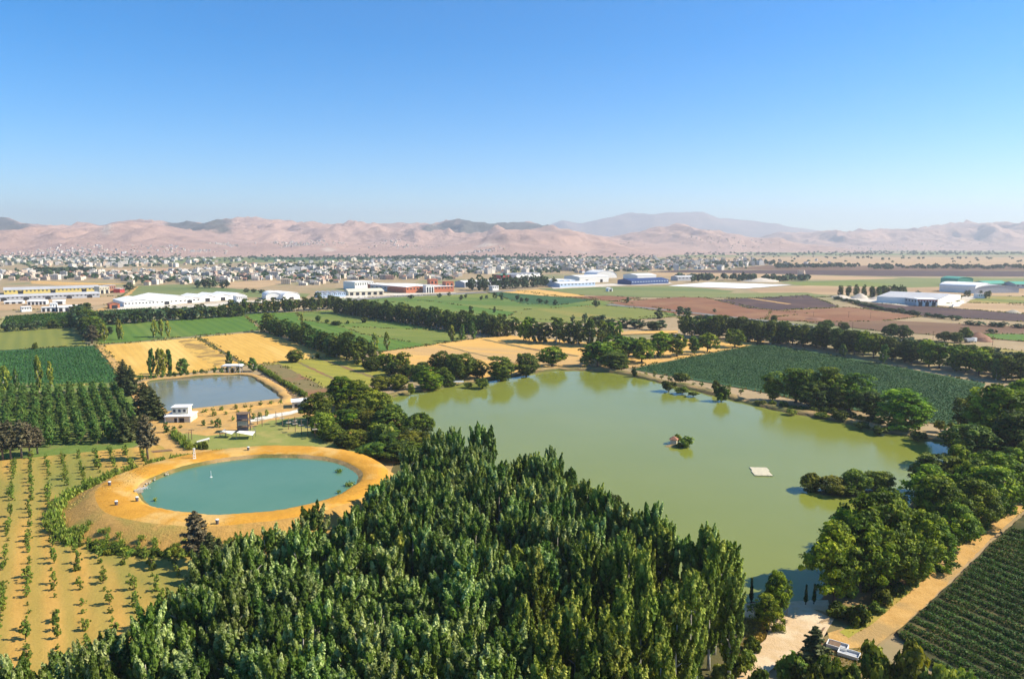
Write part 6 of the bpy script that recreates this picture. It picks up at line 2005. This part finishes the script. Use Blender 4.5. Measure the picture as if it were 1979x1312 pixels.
for k in range(26):
    th = math.radians(R.uniform(160, 200))
    q = ring_pt(th, R.uniform(-.3, 1.0), WZ + R.uniform(.1, .5))
    s = R.uniform(.12, .32)
    b = MB()
    v = [Vector((math.cos(a) * s * R.uniform(.7, 1.2), math.sin(a) * s * R.uniform(.7, 1.2), z * s)) for z in (-.5, .4) for a in (0, 1.3, 2.5, 3.8, 5)]
    b.v = [tuple(x) for x in v] + [(0, 0, s * .75)]
    b.f = [(i, (i + 1) % 5, 5 + (i + 1) % 5, 5 + i) for i in range(5)] + [(5 + i, 5 + (i + 1) % 5, 10) for i in range(5)]
    b.m = [0] * 10
    o = b.build('shore_stone', M['stone'])
    o.location = q
    tag(o, 'pale rough stone at the water edge of the teal pond', 'stone', 'stones at the teal pond edge')
ap = G(408, 922, WZ)
ae = empty('pond_gauge', ap, 0, 'thin white gauge pole standing in the teal pond', 'gauge')
MB().tube([(0, 0, -.6), (0, 0, 1.6)], [.06, .05], 6).build('staff', M['white'], ae)
MB().tube([(0, 0, -.05), (0, 0, .12)], [.3, .3], 8).build('float_collar', M['white'], ae)
for px, py, lab in ((265, 968, 'dark bin with white lid on the ring road near the inlet'), (225, 976, 'dark bin with white lid on the outer rim of the ring road'), (420, 1012, 'green bin on the ring road beside the thin conifer'), (480, 870, 'small dark bin on the ring road below the lawn'), (212, 938, 'small white marker box on the outer rim facing the orchard')):
    p = G(px, py, WZ + 1.1)
    e = empty('litter_bin', p, R.uniform(0, 1), lab, 'bin')
    MB().tube([(0, 0, -.1), (0, 0, .9)], [.28, .34], 10).build('body', M['steel'], e)
    MB().tube([(0, 0, .91), (0, 0, 1.02)], [.38, .30], 10).build('lid', M['white'], e)

# ------------------------------------------------------------------ on the big lake
isl = G(1312, 860)


def islet(name, px, py, rx, ry, h, mat, label):
    p = G(px, py, .45)
    V, Q = [], []
    n, m = 26, 4
    ph = [R.uniform(.8, 1.2) for _ in range(n)]
    for k in range(m + 1):
        t = k / m
        for i in range(n):
            a = 2 * math.pi * i / n
            f = (1 - t * .95) * ph[i]
            V.append((math.cos(a) * rx * f, math.sin(a) * ry * f, -.35 + (h + .35) * (1 - (1 - t) ** 2)))
    for k in range(m):
        for i in range(n):
            j = (i + 1) % n
            Q.append((k * n + i, k * n + j, (k + 1) * n + j, (k + 1) * n + i))
    return tag(link(name, mesh_quads(name, V, Q, mat, smooth=True), None, p), label, 'island', kind='structure')


islet('islet', 1310, 862, 4.6, 2.0, .55, M['bank'], 'tiny earth islet in the middle of the lake')
islet('low_islet', 1640, 952, 11.0, 3.2, .55, M['bank_dark'], 'low overgrown islet near the bank trees')
hp = G(1302, 855, .85)
he = empty('duck_house', hp, -0.35, 'little duck house with a reddish hip roof on the lake islet', 'hut')
MB().box(-.95, .95, -.8, .8, -.3, 1.1).build('wall', M['cream'], he)
b = MB()
for p0, p1 in (((-1.3, -1.15), (1.3, -1.15)), ((1.3, -1.15), (1.3, 1.15)), ((1.3, 1.15), (-1.3, 1.15)), ((-1.3, 1.15), (-1.3, -1.15))):
    b.face([(p0[0], p0[1], 1.05), (p1[0], p1[1], 1.05), (0, 0, 2.05)])
b.face([(-1.3, -1.15, 1.04), (-1.3, 1.15, 1.04), (1.3, 1.15, 1.04), (1.3, -1.15, 1.04)])
b.build('roof', M['terracotta'], he)
MB().box(-.98, -.94, -.3, .3, 0, .8).build('doorway', M['dark'], he)
trees('islet_willow', 'bright round bush beside the duck house on the lake islet', None, [('greenbush', 1328, 864, 842, 30)], cat='bush', z=.5)
trees('islet_shrub', 'low shrub at the foot of the duck house', None, [('bush', 1313, 864, 855, 18)], cat='bush', z=.5)
trees('islet_back_shrub', 'yellowish bush just behind the duck house', None, [('greenbush', 1310, 854, 838, 16)], cat='bush', z=.5)
dk = G(1471, 912, .45)
de = empty('floating_deck', dk, -.06, 'cream floating deck of plastic cubes on the lake', 'raft')
b = MB()
md = .5
for i in range(9):
    for j_ in range(14):
        x = (i - 4.5) * md + (-.25 if j_ < 8 else .15)
        y = (j_ - 7) * md
        b.box(x + .015, x + md - .015, y + .015, y + md - .015, -.15, .22 + R.uniform(-.012, .012))
tag(b.build('float_cubes', M['plastic'], de), kind='stuff')
b = MB()
for i in range(0, 10, 3):
    for j_ in (0.3, 13.7):
        b.box((i - 4.5) * md - .06, (i - 4.5) * md + .06, (j_ - 7) * md - .06, (j_ - 7) * md + .06, .24, .34)
tag(b.build('mooring_cleat', M['steel'], de), kind='stuff')
bn = G(886, 740, 1.5)
b_e = empty('lakeside_bench', bn, .1, 'pale long bench on the bank below the dark shore trees', 'bench')
MB().box(-2.2, 2.2, -.3, .3, .42, .5).build('seat', M['white'], b_e)
MB().box(-2.2, 2.2, .24, .3, .52, .95).build('backrest', M['white'], b_e)
for x in (-1.9, 0, 1.9):
    MB().box(x - .08, x + .08, -.25, .25, -.2, .42).build('leg', M['stone'], b_e)
jt = G(772, 832, .5)
je = empty('jetty', jt, -.5, 'small plank jetty under the corner trees of the lake', 'jetty')
for k in range(14):
    MB().box(-2.1 + k * .3, -1.83 + k * .3, -.8, .8, .45, .52).build('plank', M['wood_pale'], je)
for x in (-1.9, 1.9):
    for y in (-.7, .7):
        MB().tube([(x, y, -.6), (x, y, .44)], [.09, .09], 6).build('pile', M['wood'], je)

# ------------------------------------------------------------------ clearing in front
cg = G(1508, 1186, 0)
ce = empty('slanted_board', cg, -1.0, 'dark slanted board leaning at the water edge of the clearing', 'board')
MB().prism([(-1.5, 0), (-1.3, 0), (1.4, 2.1), (1.2, 2.1)], -.5, .5).build('panel', M['steel'], ce)
MB().tube([(1.2, 0, 0), (1.25, 0, 2.0)], [.06, .06], 5).build('prop', M['wood'], ce)


def trailer(px, py, rz, label, load):
    p = G(px, py)
    e = empty('flat_trailer', p, rz, label, 'trailer')
    L, Wt = 2.7, 1.6
    MB().box(-L / 2, L / 2, -Wt / 2, Wt / 2, .55, .66).build('bed', M['grey_wall'], e)
    for s in (-1, 1):
        MB().box(-L / 2, L / 2, s * Wt / 2 - .04 + s * .041, s * Wt / 2 + .04 + s * .041, .52, 1.0).build('side_board', M['white'], e)
        MB().box(s * L / 2 - .04 + s * .041, s * L / 2 + .04 + s * .041, -Wt / 2, Wt / 2, .52, 1.0).build('end_board', M['white'], e)
        MB().tube([(.2, s * (Wt / 2 - .2), .32), (.2, s * (Wt / 2 - .02), .32)], [.32, .32], 10).build('wheel', M['rubber'], e)
        MB().tube([(.2, s * (Wt / 2 - .015), .32), (.2, s * (Wt / 2 + .02), .32)], [.14, .14], 8).build('hub', M['grey_wall'], e.children[-1])
    MB().tube([(L / 2 + .08, 0, .6), (L / 2 + 1.3, 0, .45)], [.06, .05], 6).build('drawbar', M['steel'], e)
    if load:
        MB().box(-L / 2 + .2, .3, -.7, .7, .68, .95).build('load_box', M['wood'], e)
    return e


trailer(1618, 1256, -.62, 'flat trailer with white side boards parked by the clearing conifer', True)
trailer(1640, 1272, -.62, 'second flat white trailer parked end to end behind the first', False)
trailer(1702, 1312, -.62, 'white framed trailer half hidden among the clearing bushes', False)
pp = G(1592, 1222)
for k in range(5):
    o = MB().tube([(-.9, 0, 0), (.9, 0, 0)], [.14, .12], 7).build('timber_log', M['wood'])
    o.location = (pp.x + (k % 3) * .27 - .3, pp.y + (k % 3) * .12, .14 + .25 * (k // 3))
    o.rotation_euler = (0, 0, .9)
    tag(o, 'short log in the little pile at the clearing edge', 'log', 'logs piled at the clearing edge')
wb = empty('wooden_bench', (pp.x + 1.2, pp.y + 2.2, 0), .4, 'weathered wooden bench near the log pile on the clearing', 'bench')
MB().box(-1, 1, -.25, .25, .4, .48).build('seat', M['wood_pale'], wb)
MB().box(-1, 1, .2, .26, .5, .9).build('backrest', M['wood_pale'], wb)
for x in (-.8, .8):
    MB().box(x - .06, x + .06, -.2, .2, 0, .4).build('leg', M['wood'], wb)
for px, pb, pt in ((1471, 1312, 1285), (1478, 1316, 1296)):
    p = G(px, pb + 4)
    e = empty('gate_post', p, 0, 'stubby timber gate post with pale cap at the end of the clearing', 'post', 'gate posts at the clearing')
    MB().tube([(0, 0, -.2), (0, 0, 1.9)], [.2, .17], 8).build('shaft', M['wood'], e)
    MB().tube([(0, 0, 1.91), (0, 0, 2.02)], [.24, .2], 8).build('cap', M['stone'], e)

# ------------------------------------------------------------------ the air
m = bpy.data.materials.new('haze_air')
m.use_nodes = True
nt = m.node_tree
nt.nodes.clear()
out = nt.nodes.new('ShaderNodeOutputMaterial')
pvn = nt.nodes.new('ShaderNodeVolumePrincipled')
pvn.inputs['Color'].default_value = (0.88, 0.93, 1.0, 1)
pvn.inputs['Density'].default_value = 0.000112
pvn.inputs['Anisotropy'].default_value = 0.2
nt.links.new(pvn.outputs[0], out.inputs['Volume'])

hz = MB().box(-9700, 9700, -700, 15700, -3.5, 690).build('haze', m)
tag(hz, 'pale haze over the whole plain', 'haze', kind='stuff')
print('OBJECTS', len(bpy.data.objects), 'TRIS', sum(len(me.polygons) for me in bpy.data.meshes) * 2)
